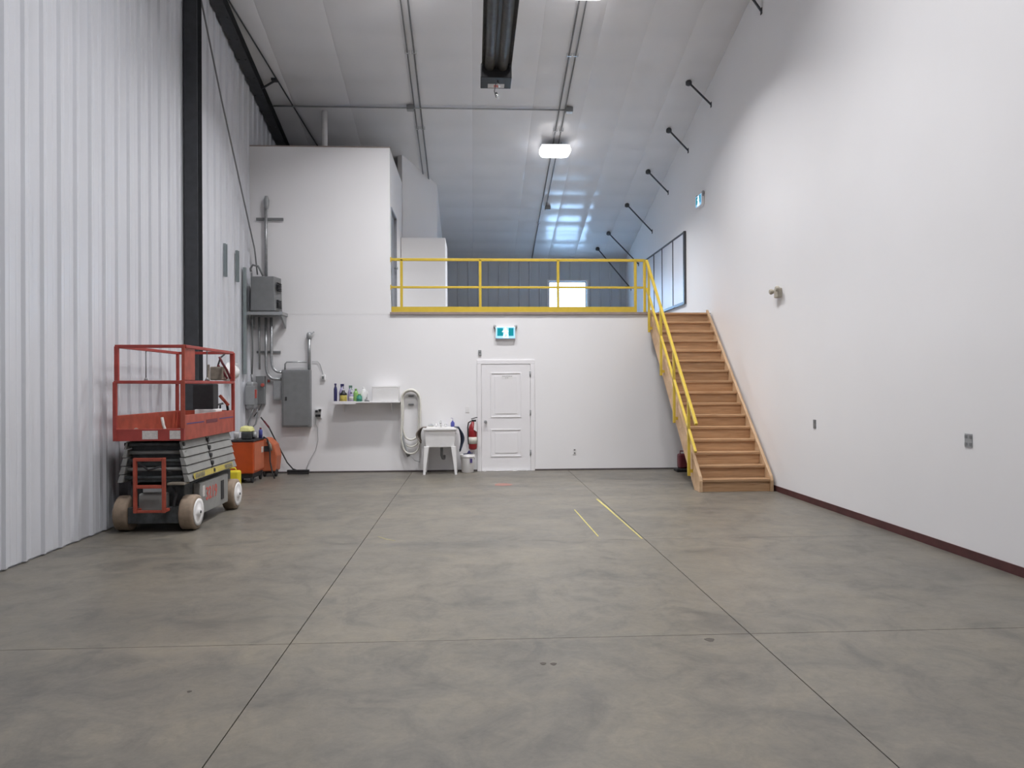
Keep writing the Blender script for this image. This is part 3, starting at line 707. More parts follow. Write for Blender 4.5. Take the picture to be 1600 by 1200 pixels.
vc = thing('vertical_conduit', (-3.07, YB-.06, 1.94), 'short vertical conduit with a top fitting above the electrical panel', 'conduit')
MB().tube([(-3.08, YB-.06, 1.942), (-3.08, YB-.06, 2.60)], .03, 10).build('pipe', M['galv'], vc)
MB().lathe((-3.08, YB-.06, 2.52), [(.03, 0), (.05, .02), (.05, .09), (.03, .13)], 10).build('top_fitting', M['grey_light'], vc)
MB().tube([(-3.08, YB-.06, 2.58), (-2.99, YB-.05, 2.66)], .014, 8).build('side_spout', M['grey_light'], vc)
pipe([(-3.53, YB-.06, 1.942), (-3.53, YB-.06, 2.05), (-3.50, YB-.06, 2.09), (-3.12, YB-.06, 2.09)], .014, 'loop_conduit', 'thin conduit loop over the top of the electrical panel')
wp = thing('corded_outlet', (-2.83, YB, 1.80), 'small outlet box on a thin drooping wire right of the panel', 'outlet')
B(-2.87, -2.79, YB-.04, YB-.001, 1.75, 1.85).build('box', M['white_plastic'], wp, bevel=.004)
B(-2.85, -2.81, YB-.052, YB-.04, 1.77, 1.82).build('socket', M['grey_paint'], wp)
MB().tube([(-3.04, YB-.02, 2.10), (-2.93, YB-.02, 2.10), (-2.89, YB-.02, 2.05), (-2.83, YB-.02, 1.85)], .005, 6).build('wire', M['grey_light'], wp)
pg = thing('plug_outlet', (-2.93, YB, 1.12), 'outlet with black plugs and a hanging cord beside the electrical panel', 'outlet')
B(-2.98, -2.86, YB-.03, YB-.001, 1.03, 1.21).build('cover_plate', M['white_plastic'], pg, bevel=.003)
for x, z in ((-2.95, 1.16), (-2.89, 1.18), (-2.95, 1.08), (-2.90, 1.08)):
    B(x-.022, x+.022, YB-.075, YB-.03, z-.022, z+.022).build('plug', M['black'], pg, bevel=.006)
MB().tube([(-2.95, YB-.06, 1.06), (-2.97, YB-.05, .93), (-2.94, YB-.03, .85), (-2.93, YB-.03, .62), (-2.98, YB-.03, .42), (-3.10, YB-.03, .22), (-3.17, YB-.03, .02)], .005, 6).build('cord', M['grey_light'], pg)
tk = thing('cable_trunking', (-4.12, 14.0, 1.8), 'tall grey-green cable trunking in the back left corner', 'trunking')
B(-4.168, -4.125, 13.80, 13.88, 1.86, 3.80).build('channel', M['teal_channel'], tk, bevel=.004)
MB().tube([(-4.08, 14.0, 3.75), (-4.09, 14.0, 3.80), (-4.05, 14.0, 3.87), (-3.95, 14.0, 3.85), (-3.86, 14.0, 3.67)], .02, 8).build('top_elbow', M['grey_paint'], tk)
MB().tube([(-4.07, 14.0, 3.72), (-4.07, 14.02, 3.0), (-4.06, 14.02, 2.3), (-4.08, 14.02, 1.86)], .016, 8).build('riser_pipe', M['grey_paint'], tk)
MB().tube([(-3.99, 14.2, 2.93), (-3.99, 14.2, 1.95)], .02, 8).build('drop_pipe', M['galv'], tk)
ds = thing('disconnect_switch', (-4.0, 14.0, 1.3), 'rounded grey disconnect switch box in the corner behind the lift', 'electrical box')
B(-4.15, -4.0, 13.86, 14.14, 1.22, 1.72).build('body', M['grey_light'], ds, bevel=.035)
B(-4.15, -3.98, 13.845, 13.86, 1.30, 1.64).build('cover', M['grey_light'], ds, bevel=.006)
B(-3.995, -3.965, 13.88, 13.94, 1.42, 1.58).build('handle', M['red_dec'], ds, bevel=.006)
MB().tube([(-4.08, 13.98, 1.86), (-4.06, 13.98, 1.72)], .014, 8).build('feed_pipe', M['grey_paint'], ds)
s2 = thing('control_box', (-3.95, YB, 1.3), 'tall narrow grey box with a red knob on the back wall corner', 'electrical box')
B(-4.06, -3.90, YB-.11, YB-.001, 1.30, 1.83).build('body', M['grey_paint'], s2, bevel=.008)
MB().lathe((-3.93, YB-.11, 1.66), [(.035, 0), (.03, -.03)], 12, 'Y').build('knob', M['red_dec'], s2)
MB().tube([(-3.93, YB-.05, 1.36), (-3.98, 14.1, 1.2), (-4.05, 14.05, 1.08)], .01, 6).build('cable', M['rubber'], s2)
rb = thing('push_button', (-3.84, YB, 1.74), 'little red push button on the wall right of the corner boxes', 'button')
B(-3.87, -3.81, YB-.03, YB-.001, 1.70, 1.77).build('base', M['grey_light'], rb, bevel=.004)
MB().lathe((-3.84, YB-.03, 1.735), [(.025, 0), (.02, -.02)], 12, 'Y').build('cap', M['red_dec'], rb)
cb = tag(MB().tube([(-4.02, 13.9, 1.24), (-4.05, 13.86, 1.12), (-4.1, 13.85, .95), (-4.08, 13.86, .82), (-3.98, 13.9, .95), (-3.95, 13.95, 1.15), (-3.97, 13.95, 1.23)], .014, 8).build('hanging_cable_loop', M['grey_paint']),
         'grey cable loop hanging below the disconnect switch', 'cable')

# ------------------------------------------------------------------ shelf with bottles
sh = thing('wall_shelf', (-1.98, YB, 1.32), 'white wall shelf board on the back wall holding cleaning bottles', 'shelf')
SZ, SYf = 1.345, YB-.30
B(-2.60, -1.38, SYf, YB-.001, SZ-.025, SZ).build('board', M['white_gloss'], sh, bevel=.003)
B(-2.60, -2.18, SYf-.008, SYf, SZ-.045, SZ+.01).build('front_lip', M['white_gloss'], sh)
for x in (-2.45, -1.55):
    MB().prism([(x, SYf+.05, SZ-.026), (x, YB-.002, SZ-.026), (x, YB-.002, SZ-.20), (x, YB-.02, SZ-.20)], (.015, 0, 0)).build('bracket', M['white_gloss'], sh)
def bottle(x, y_, r, hh, m, neck, capm, label, name='bottle', labm=None, cat='bottle'):
    t = thing(name, (x, y_, SZ), label, cat, 'cleaning products on the wall shelf')
    MB().lathe((x, y_, SZ), [(r*.96, 0), (r, .01), (r, hh*.68), (r*.8, hh*.76), (neck, hh*.84), (neck, hh*.93)], 14).build('body', M[m], t)
    MB().lathe((x, y_, SZ), [(neck*1.25, hh*.90), (neck*1.25, hh)], 12).build('cap', M[capm], t)
    if labm: MB().lathe((x, y_, SZ), [(r*1.02, hh*.15), (r*1.02, hh*.55)], 14).build('label', M[labm], t)
    return t
def spray(x, y_, r, hh, m, capm, label, labm=None):
    t = thing('spray_bottle', (x, y_, SZ), label, 'bottle', 'cleaning products on the wall shelf')
    MB().lathe((x, y_, SZ), [(r*.96, 0), (r, .01), (r, hh*.5), (r*.55, hh*.68), (r*.35, hh*.8)], 14).build('body', M[m], t)
    MB().box(x-.015, x+.05, y_-.012, y_+.012, SZ+hh*.86, SZ+hh).box(x-.012, x+.012, y_-.012, y_+.012, SZ+hh*.78, SZ+hh*.87).build('nozzle_head', M[capm], t, bevel=.004)
    MB().bar((x+.03, y_, SZ+hh*.87), (x+.045, y_, SZ+hh*.72), .01, .012, (0, 1, 0)).build('trigger', M[capm], t)
    if labm: MB().lathe((x, y_, SZ), [(r*1.02, hh*.1), (r*1.02, hh*.42)], 14).build('label', M[labm], t)
    return t
fy = SYf + .07
bottle(-2.565, fy, .032, .34, 'blue_dark', .016, 'blue_dark', 'tall dark blue bottle at the left end of the wall shelf')
spray(-2.475, fy+.10, .045, .33, 'lilac', 'blue_dark', 'lilac spray bottle with a dark head, behind the mustard tub')
t = thing('tub', (-2.42, fy, SZ), 'mustard yellow tub with a dark lid on the wall shelf', 'tub', 'cleaning products on the wall shelf')
MB().lathe((-2.42, fy, SZ), [(.062, 0), (.066, .01), (.066, .12), (.05, .13)], 18).build('body', M['mustard'], t)
MB().lathe((-2.42, fy, SZ), [(.067, .12), (.067, .15), (.03, .18), (.028, .21)], 18).build('lid', M['black'], t)
spray(-2.32, fy+.10, .042, .30, 'lilac', 'green_grey', 'spray bottle with a grey-green head, centre of the shelf items')
bottle(-2.275, fy, .04, .17, 'lilac', .016, 'black', 'short lilac bottle in front of the grey-green spray head', labm='white_dec')
bottle(-2.20, fy+.06, .045, .24, 'green_light', .018, 'green_light', 'light green bottle with a narrow neck on the wall shelf')
bottle(-2.125, fy-.0, .05, .14, 'green_teal', .022, 'green_light', 'squat teal green bottle near the shelf front', labm='green_teal')
t = thing('jug', (-2.05, fy+.10, SZ), 'translucent white jug with a loop handle behind the teal bottle', 'jug', 'cleaning products on the wall shelf')
MB().lathe((-2.06, fy+.11, SZ), [(.06, 0), (.065, .01), (.065, .14), (.03, .22), (.02, .25)], 16).build('body', M['white_plastic'], t)
MB().tube([(-2.02, fy+.05, SZ+.20), (-1.985, fy+.03, SZ+.18), (-1.98, fy+.03, SZ+.10), (-2.005, fy+.06, SZ+.06)], .009, 8).build('handle', M['white_plastic'], t)
MB().lathe((-2.06, fy+.11, SZ), [(.023, .24), (.023, .27)], 12).build('cap', M['white_plastic'], t)
t = thing('scrub_pad', (-1.97, fy-.02, SZ), 'small dark scrub pad lying on the shelf beside the white box', 'pad', None)
MB().hexa([(-2.03, fy-.05, SZ), (-1.93, fy-.05, SZ), (-1.93, fy+.02, SZ), (-2.03, fy+.02, SZ), (-2.02, fy-.045, SZ+.045), (-1.95, fy-.045, SZ+.02), (-1.95, fy+.015, SZ+.02), (-2.02, fy+.015, SZ+.05)]).build('pad', M['grey_paint'], t, bevel=.006)
t = thing('white_box', (-1.65, YB-.14, SZ), 'plain white rectangular box filling the right half of the shelf', 'box')
B(-1.885, -1.40, YB-.25, YB-.01, SZ, SZ+.25).build('carton', M['white_plastic'], t, bevel=.006)
MB().box(-1.886, -1.399, YB-.251, YB-.009, SZ+.2505, SZ+.285).build('lid', M['white_plastic'], t, bevel=.005)

# ------------------------------------------------------------------ coiled hose on rack
hs = thing('hose_rack', (-1.19, YB, 1.5), 'cream vacuum hose hung in a long loop on a wall rack', 'hose')
rk = MB()
for z in (1.44, 1.28): rk.box(-1.235, -1.135, YB-.035, YB-.001, z-.015, z+.015)
rk.build('rack', M['grey_paint'], hs, bevel=.004)
def loop(xc, hw, zt, zb, y_, wob=0):
    pts = [(xc + hw*math.cos(a), y_, zt + hw*math.sin(a)) for a in [PI*i/10 for i in range(11)]]
    pts += [(xc-hw+wob*math.sin(i), y_-.01, zt + (zb-zt)*i/6) for i in range(1, 6)]
    pts += [(xc + hw*math.cos(a)*.85, y_-.01, zb + hw*.85*math.sin(a)) for a in [PI + PI*i/8 for i in range(9)]]
    pts += [(xc+hw-wob*math.sin(i), y_, zb + (zt-zb)*i/6) for i in range(1, 6)]
    return pts
for hw, zt, zb, y_ in ((.165, 1.40, .62, YB-.05), (.150, 1.39, .74, YB-.085), (.175, 1.38, .50, YB-.115)):
    MB().tube(loop(-1.185, hw, zt, zb, y_, .006), .019, 8, closed=True).build('hose_coil', M['cream'], hs)
MB().tube([(-1.36, YB-.08, .85), (-1.33, YB-.08, .60), (-1.27, YB-.08, .42), (-1.22, YB-.09, .34)], .024, 10).build('hose_end', M['grey_light'], hs)
MB().tube([(-1.26, YB-.08, .38), (-1.23, YB-.08, .30)], .034, 10).build('nozzle', M['grey_paint'], hs)
MB().tube([(-1.20, YB-.06, .33), (-1.12, YB-.05, .22), (-1.02, YB-.05, .19)], .007, 6).build('thin_tail', M['grey_light'], hs)
B(-1.26, -1.11, YB-.0015, YB-.0005, 1.20, 1.47).build('backing_plate', M['white_plastic'], hs, bevel=.004)

# ------------------------------------------------------------------ laundry sink
sk = thing('laundry_sink', (-.62, 14.0, 0), 'white plastic laundry tub sink on tapered legs against the back wall', 'sink')
tb = MB()
X0, X1, Ya, Yb_ = -.93, -.31, 13.74, 14.26
tb.hexa([(X0+.05, Ya+.04, .50), (X1-.05, Ya+.04, .50), (X1-.05, Yb_-.04, .50), (X0+.05, Yb_-.04, .50), (X0+.02, Ya+.01, .82), (X1-.02, Ya+.01, .82), (X1-.02, Yb_-.01, .82), (X0+.02, Yb_-.01, .82)])
bm = tb.build('basin', M['white_plastic'], sk, bevel=.012)
rim = MB().box(X0, X1, Ya-.012, Ya+.035, .815, .855).box(X0, X1, Yb_-.10, Yb_, .815, .855).box(X0, X0+.04, Ya+.035, Yb_-.10, .815, .855).box(X1-.04, X1, Ya+.035, Yb_-.10, .815, .855)
rim.build('rim', M['white_plastic'], sk, bevel=.008)
B(X0+.04, X1-.04, Ya+.035, Yb_-.10, .821, .824).build('basin_opening', M['cream'], sk)
for sx in (0, 1):
    for sy in (0, 1):
        xt0, xt1 = (X0+.02, X0+.11) if sx == 0 else (X1-.11, X1-.02)
        xb0, xb1 = (X0+.00, X0+.04) if sx == 0 else (X1-.04, X1-.00)
        yt0, yt1 = (Ya+.01, Ya+.07) if sy == 0 else (Yb_-.07, Yb_-.01)
        MB().hexa([(xb0, yt0, 0), (xb1, yt0, 0), (xb1, yt1, 0), (xb0, yt1, 0), (xt0, yt0, .52), (xt1, yt0, .52), (xt1, yt1, .52), (xt0, yt1, .52)]).build('leg', M['white_plastic'], sk, bevel=.004)
MB().tube([(-.60, 14.0, .50), (-.60, 14.0, .34), (-.58, 14.02, .28), (-.56, 14.1, .27), (-.56, 14.22, .30)], .028, 10).build('drain_trap', M['grey_paint'], sk)
fc = MB().tube([(-.62, 14.2, .855), (-.62, 14.2, .93), (-.62, 14.15, .965), (-.62, 14.05, .95), (-.62, 14.02, .91)], .014, 8)
fc.build('faucet', M['alu'], sk)
for dx in (-.09, .09): MB().lathe((-.62+dx, 14.2, .855), [(.018, 0), (.014, .03), (.026, .035), (.026, .055)], 10).build('tap_handle', M['alu'], sk)
def rag(name, x, y0, z, wd, ln, m, lab, seed):
    rnd = random.Random(seed); nx, nz = 7, 12; th = .012; fr = []; bk_ = []
    for j in range(nz+1):
        v = j/nz; w_ = wd*(1 - .35*abs(v-.35)*1.6)
        for i in range(nx+1):
            u = i/nx - .5
            xx = x + .018*math.sin(u*14 + seed + v*3) + (.02 if v > 0 else 0)
            yy = y0 + u*w_*1.0
            zz = z - ln*v + .015*math.sin(u*9+seed)*v
            fr.append((xx, yy, zz)); bk_.append((xx+th, yy, zz))
    n = len(fr); vs = fr + bk_; fs = []; W = nx+1
    for j in range(nz):
        for i in range(nx):
            a = j*W+i; fs += [(a, a+1, a+W+1, a+W), (n+a, n+a+W, n+a+W+1, n+a+1)]
    for j in range(nz): fs += [(j*W, (j+1)*W, n+(j+1)*W, n+j*W), (j*W+nx, n+j*W+nx, n+(j+1)*W+nx, (j+1)*W+nx)]
    for i in range(nx): fs += [(i, n+i, n+i+1, i+1), (nz*W+i, nz*W+i+1, n+nz*W+i+1, n+nz*W+i)]
    o = MB().poly(vs, fs, True).build(name, M[m]); return tag(o, lab, 'cloth')
def fold_cloth(name, xe, side, y0, wd, ln, m, lab, bulge=.06):
    # draped over the rim: short flap on top, then hanging outside with widening folds
    nx, nz = 10, 14; pts = []
    for j in range(nz+1):
        v = j/nz
        for i in range(nx+1):
            u = i/nx - .5
            if v < .15: xx = xe - side*(.05 - v*.4); zz = .861
            else:
                q = (v-.15)/.85; xx = xe + side*(.018 + bulge*math.sin(q*PI)*(1-.9*u) + .03*q); zz = .861 - ln*q*(1 - .25*abs(u))
            pts.append((xx + side*.012*math.sin(u*20), y0 + u*wd*(1-.35*v), zz + .004))
    vs = pts + [(p[0]+side*.012, p[1], p[2]+.006) for p in pts]; n = len(pts); fs = []; W = nx+1
    for j in range(nz):
        for i in range(nx):
            a = j*W+i; fs += [(a, a+1, a+W+1, a+W), (n+a, n+a+W, n+a+W+1, n+a+1)]
    for j in range(nz): fs += [(j*W, (j+1)*W, n+(j+1)*W, n+j*W), (j*W+nx, n+j*W+nx, n+(j+1)*W+nx, (j+1)*W+nx)]
    for i in range(nx): fs += [(i, n+i, n+i+1, i+1), (nz*W+i, nz*W+i+1, n+nz*W+i+1, n+nz*W+i)]
    return tag(MB().poly(vs, fs, True).build(name, M[m]), lab, 'cloth')
fold_cloth('rag', X0, -1, 13.95, .26, .30, 'taupe_cloth', 'taupe rag draped over the left rim of the laundry sink')
fold_cloth('rag', X1, 1, 13.92, .22, .46, 'navy_cloth', 'dark navy rag hanging from the right rim of the laundry sink')
t = thing('soap_bottle', (-.40, 14.2, .856), 'small dark blue pump soap bottle on the sink rim', 'bottle')
MB().lathe((-.40, 14.2, .856), [(.036, 0), (.038, .01), (.038, .075), (.016, .10), (.014, .115)], 14).build('body', M['blue_mid'], t)
MB().tube([(-.40, 14.2, .97), (-.40, 14.2, 1.02), (-.43, 14.19, 1.02)], .006, 6).build('pump', M['lilac'], t)
t = thing('scrub_brush', (-.80, 14.2, .856), 'small pale scrub brush on the left of the sink rim', 'brush')
B(-.85, -.76, 14.17, 14.23, .856, .875).build('bristles', M['cream'], t)
MB().hexa([(-.86, 14.165, .876), (-.75, 14.165, .876), (-.75, 14.235, .876), (-.86, 14.235, .876), (-.845, 14.18, .905), (-.79, 14.18, .92), (-.79, 14.22, .92), (-.845, 14.22, .905)]).build('handle', M['grey_light'], t, bevel=.005)

# fire extinguisher
fe = thing('fire_extinguisher', (-.02, YB-.09, .44), 'red fire extinguisher with a white tag hung left of the white door', 'fire extinguisher')
MB().lathe((-.02, YB-.095, .42), [(.05, 0), (.075, .015), (.08, .04), (.08, .40), (.06, .46), (.03, .50), (.022, .53)], 22).build('cylinder', M['red_ext'], fe)
MB().lathe((-.02, YB-.095, .42), [(.0815, .11), (.0815, .24)], 22).build('label', M['label'], fe)
MB().box(-.045, .045, YB-.11, YB-.08, .95, .985).bar((-.05, YB-.095, 1.0), (.07, YB-.095, 1.03), .018, .015).build('handle', M['black'], fe, bevel=.004)
MB().tube([(-.05, YB-.095, .96), (-.10, YB-.10, .93), (-.115, YB-.11, .84), (-.105, YB-.11, .60), (-.10, YB-.11, .52)], .012, 8).build('discharge_hose', M['rubber'], fe)
MB().hexa([(.0, YB-.185, .80), (.06, YB-.185, .76), (.06, YB-.182, .76), (.0, YB-.182, .80), (.01, YB-.185, .95), (.055, YB-.185, .93), (.055, YB-.182, .93), (.01, YB-.182, .95)]).build('inspection_tag', M['white_plastic'], fe)
MB().box(-.05, .01, YB-.0165, YB-.001, .60, .95).build('wall_bracket', M['grey_paint'], fe)

# white bucket with sprayers
bu = thing('white_bucket', (-.13, 14.1, 0), 'white plastic bucket standing between the sink and the door', 'bucket')
MB().lathe((-.12, 14.12, 0), [(.105, 0), (.112, .01), (.135, .32), (.135, .335), (.128, .335), (.128, .31)], 24).build('pail', M['white_plastic'], bu)
MB().lathe((-.12, 14.12, 0), [(.139, .285), (.141, .30), (.139, .315)], 24).build('rim_band', M['white_plastic'], bu)
MB().tube([(-.12 + .14*math.cos(a), 14.10-.02, .29 - .10*math.sin(a)) for a in [PI*i/10 for i in range(11)]], .004, 6).build('bail_handle', M['galv'], bu)
B(-.075, -.03, 13.985, 13.99, .19, .27).build('sticker', M['navy_dec'], bu)
t = thing('hand_brush', (-.06, 14.12, .33), 'dark blue handled brush lying across the white bucket', 'brush')
MB().bar((-.20, 14.10, .345), (-.02, 14.14, .36), .03, .018).build('handle', M['navy_cloth'], t, bevel=.005)
MB().hexa([(-.13, 14.08, .36), (-.05, 14.08, .36), (-.05, 14.15, .36), (-.13, 14.15, .36), (-.10, 14.09, .41), (-.08, 14.09, .41), (-.08, 14.14, .41), (-.10, 14.14, .41)]).build('bristles', M['blue_dark'], t)
# fuel can under stairs
fcn = thing('red_can', (3.93, 13.9, 0), 'dark red can with a black base half hidden behind the stair foot', 'can')
B(3.84, 4.05, 13.84, 14.02, .06, .33).build('body', M['dark_red'], fcn, bevel=.03)
B(3.78, 4.08, 13.78, 14.04, 0, .06).build('base', M['black'], fcn, bevel=.015)
MB().tube([(3.88, 13.93, .33), (3.88, 13.93, .38), (4.0, 13.93, .38), (4.0, 13.93, .33)], .012, 8).build('handle', M['dark_red'], fcn)

# ------------------------------------------------------------------ floor marks
def flat(name, pts, m, lab, cat): return tag(MB().prism([(x, y_, .0005) for x, y_ in pts], (0, 0, .0012)).build(name, M[m]), lab, cat)
flat('tape_line', [(1.74, 10.65), (1.768, 10.65), (1.778, 9.9), (1.776, 9.3), (1.784, 7.86), (1.770, 7.86), (1.760, 9.3)], 'tape', 'thin yellow tape line on the floor along the right joint', 'tape')
flat('tape_line', [(1.305, 9.75), (1.319, 9.75), (1.342, 8.02), (1.328, 8.02)], 'tape', 'short yellow tape line on the floor left of the right joint', 'tape')
flat('tape_line', [(-1.04, 8.20), (-.94, 8.06), (-.83, 7.955), (-.84, 7.945), (-.955, 8.045), (-1.05, 8.19)], 'tape_faint', 'faint yellow curved mark on the floor beside the left joint', 'mark')
flat('paint_mark', [(.34, 12.20), (.44, 12.16), (.60, 12.19), (.64, 12.33), (.55, 12.46), (.42, 12.48), (.35, 12.40)], 'red_mark', 'faded red paint smudge on the floor in front of the door', 'mark')
for (x, y_, r, lab) in ((1.50, 4.72, .03, 'dark oily spot on the floor beside the right joint crossing'), (.40, 4.38, .018, 'left one of two tiny dark spots on the near floor'), (.46, 4.37, .018, 'right one of two tiny dark spots on the near floor'),
                        (-1.53, 4.1, .012, 'tiny dark spot left of the left floor joint')):
    flat('floor_spot', [(x + r*math.cos(a)*(1+.3*math.sin(3*a)), y_ + r*1.1*math.sin(a)) for a in [2*PI*k/10 for k in range(10)]], 'joint', lab, 'stain')

# ------------------------------------------------------------------ scissor lift
LX = -3.60
lf = thing('scissor_lift', (LX, 9.5, 0), 'red and grey electric scissor lift parked along the left wall', 'scissor lift')
def lb(name, m, *a, bevel=.005): return B(*a).build(name, M[m], lf, bevel=bevel)
ch_ = MB().box(LX-.30, LX+.30, 8.72, 10.35, .14, .52)
ch_.build('chassis', M['lift_dark'], lf, bevel=.01)
for s in (-1, 1):
    xo = LX + s*.385; xi = LX + s*.30
    B(min(xi, xo), max(xi, xo), 8.98, 9.98, .13, .50).build('side_skirt', M['lift_grey'], lf, bevel=.012)
# wheels
for s in (-1, 1):
    for yw in (8.76, 10.20):
        xc = LX + s*.36
        wh = MB().lathe((xc, yw, .20), [(.17, -.08), (.195, -.07), (.20, -.05), (.20, .05), (.195, .07), (.17, .08)], 28, 'X').build('wheel', M['tyre'], lf)
        MB().lathe((xc + s*.078, yw, .20), [(.155, 0), (.155, s*.012), (.12, s*.006), (.05, s*.010), (.04, s*.028), (.025, s*.030)] if s > 0 else
                   [(.155, 0), (.155, -.012), (.12, -.006), (.05, -.010), (.04, -.028), (.025, -.030)], 24, 'X').build('hub', M['white_plastic'], wh)
        MB().lathe((xc + s*.108, yw, .20), [(.018, 0), (.014, s*.008)], 10, 'X').build('hub_cap', M['black'], wh)
        B(min(xc-s*.14, xc-s*.08), max(xc-s*.14, xc-s*.08), yw-.05, yw+.05, .15, .25).build('axle_knuckle', M['lift_dark'], lf)
# nested scissor arms: five layers each side, slightly crossed
zb0 = .56; pitch_ = .094
for s in (-1, 1):
    for k in range(5):
        z = zb0 + k*pitch_; flare = .06 - .018*k
        xa = LX + s*(.34 + flare); xb = LX + s*(.30 + max(0, flare-.02))
        dz = .010 if k % 2 else -.010
        ya_, yb_ = 8.62, 10.30
        x0, x1 = min(xa, xb), max(xa, xb)
        for (p0, p1) in ((ya_, 9.40), (9.43, yb_)):
            # beam leaning outward at its lower edge, as the folded arms do
            top = .03
            MB().hexa([(xa, p0, z), (xa, p1, z), (xb, p1, z), (xb, p0, z),
                       (xa - s*top, p0, z+.085), (xa - s*top, p1, z+.085), (xb - s*top*.6, p1, z+.085), (xb - s*top*.6, p0, z+.085)]).build('scissor_arm', M['lift_grey'], lf, bevel=.004)
        MB().lathe((xa - s*.012, 9.415, z+.045), [(.028, 0), (.028, s*.02)], 12, 'X').build('pivot_pin', M['black'], lf)
# inner machinery seen from the end
for k in range(5):
    z = zb0 + k*pitch_
    MB().tube([(LX-.33, 8.66+.03*(k % 2), z+.05), (LX+.33, 8.66+.03*(k % 2), z+.05)], .022, 10).build('cross_tube', M['lift_grey'] if k % 2 else M['lift_dark'], lf)
lb('battery_tray', 'lift_dark', LX-.28, LX+.28, 8.72, 10.2, .55, .98)
lb('hydraulic_unit', 'lift_grey', LX-.16, LX+.14, 8.60, 8.72, .24, .44, bevel=.02)
lb('charger_box', 'grey_light', LX-.10, LX+.10, 8.575, 8.62, .455, .515)
MB().tube([(LX+.20, 8.66, .5), (LX+.25, 8.62, .42), (LX+.22, 8.62, .3), (LX+.26, 8.64, .2)], .014, 8).build('hydraulic_hose', M['rubber'], lf)
MB().tube([(LX-.20, 8.66, .8), (LX-.05, 8.60, .70), (LX+.08, 8.60, .74), (LX+.2, 8.64, .66)], .012, 8).build('hydraulic_hose', M['rubber'], lf)
lb('bumper', 'lift_dark', LX-.28, LX+.28, 8.605, 8.72, .10, .28)
lb('step_plate', 'deck', LX+.17, LX+.36, 8.56, 8.72, .535, .56)
# entry ladder
for x in (LX-.14, LX+.17): B(x-.018, x+.018, 8.46, 8.50, .24, .85).build('ladder_rail', M['orange_lift'], lf, bevel=.005)
for z in (.83, .53): B(LX-.122, LX+.152, 8.46, 8.50, z-.018, z+.018).build('ladder_rung', M['orange_lift'], lf, bevel=.005)
B(LX-.122, LX+.152, 8.47, 8.49, .24, .27).build('ladder_rung', M['orange_lift'], lf, bevel=.005)
for x in (LX-.14, LX+.17): B(x-.015, x+.015, 8.50, 8.605, .245, .275).build('ladder_mount', M['orange_lift'], lf)
# decals
ds_ = MB()
for k in range(6): ds_.prism([(LX+.414, 8.78+k*.05, .585), (LX+.414, 8.80+k*.05, .585), (LX+.405, 8.815+k*.05, .635), (LX+.405, 8.795+k*.05, .635)], (.002, 0, 0))
for k in range(6): ds_.prism([(LX+.414, 9.80+k*.05, .585), (LX+.414, 9.82+k*.05, .585), (LX+.405, 9.805+k*.05, .635), (LX+.405, 9.785+k*.05, .635)], (.002, 0, 0))
MB().hexa([(LX+.408, 8.74, .575), (LX+.410, 8.74, .575), (LX+.410, 10.12, .575), (LX+.408, 10.12, .575), (LX+.392, 8.74, .64), (LX+.394, 8.74, .64), (LX+.394, 10.12, .64), (LX+.392, 10.12, .64)]).build('hazard_decal', M['mustard'], lf)
ds_.build('hazard_stripes', M['grey_paint'], lf)
def text(s, size, loc, rot, m, parent, name, ext=.001, sx=1.0):
    c = bpy.data.curves.new(name, 'FONT'); c.body = s; c.size = size; c.extrude = ext; c.align_x = 'CENTER'; c.align_y = 'CENTER'; c.offset = .004
    o = bpy.data.objects.new(name, c); COL.objects.link(o)
    dg_ = bpy.context.evaluated_depsgraph_get(); me = bpy.data.meshes.new_from_object(o.evaluated_get(dg_))
    bpy.data.objects.remove(o); o = bpy.data.objects.new(name, me); COL.objects.link(o); me.materials.append(M[m])
    o.parent = parent; o.location = Vector(loc) - world_loc(parent); o.rotation_euler = rot; o.scale = (sx, 1, 1); return o
text('3219', .21, (LX+.3865, 9.36, .34), (PI/2, 0, PI/2), 'red_dec', lf, 'model_number', sx=.95)
B(LX+.386, LX+.388, 9.05, 9.13, .33, .46).build('round_decal', M['white_dec'], lf)
B(LX+.386, LX+.392, 9.70, 9.80, .20, .44).build('hand_slot', M['black'], lf, bevel=.002)
# platform
PX0, PX1, PY0, PY1, PZ = -4.0, -3.26, 8.58, 10.36, 1.05
lb('platform_deck', 'deck', PX0+.01, PX1-.01, PY0+.01, PY1-.01, 1.03, 1.075)
lb('front_lip', 'red_lift', PX0, PX1, PY0-.012, PY0+.012, 1.03, 1.165)
B(PX1-.012, PX1+.012, PY0+.0125, PY1, 1.03, 1.315).build('toe_board', M['orange_lift'], lf, bevel=.004)
B(PX0-.012, PX0+.012, PY0+.0125, PY1, 1.03, 1.315).build('toe_board', M['orange_lift'], lf, bevel=.004)
B(PX0+.012, PX1-.012, PY1-.02, PY1, 1.03, 1.315).build('toe_board', M['orange_lift'], lf, bevel=.004)
B(PX0+.30, PX0+.47, PY0-.0145, PY0-.0125, 1.05, 1.145).build('white_sticker', M['white_dec'], lf)
B(PX1-.14, PX1-.02, PY0-.0145, PY0-.0125, 1.05, 1.145).build('white_sticker', M['white_dec'], lf)
for ya_, yb_, za_ in ((8.66, 9.2, 1.21), (9.75, 10.3, 1.22)):
    B(PX1+.0125, PX1+.0145, ya_, yb_, za_, za_+.012).build('navy_stripe', M['navy_dec'], lf)
B(PX1+.0125, PX1+.0145, 9.28, 9.68, 1.19, 1.235).build('lettering_block', M['dark_red'], lf)
RT, RM = 2.09, 1.69
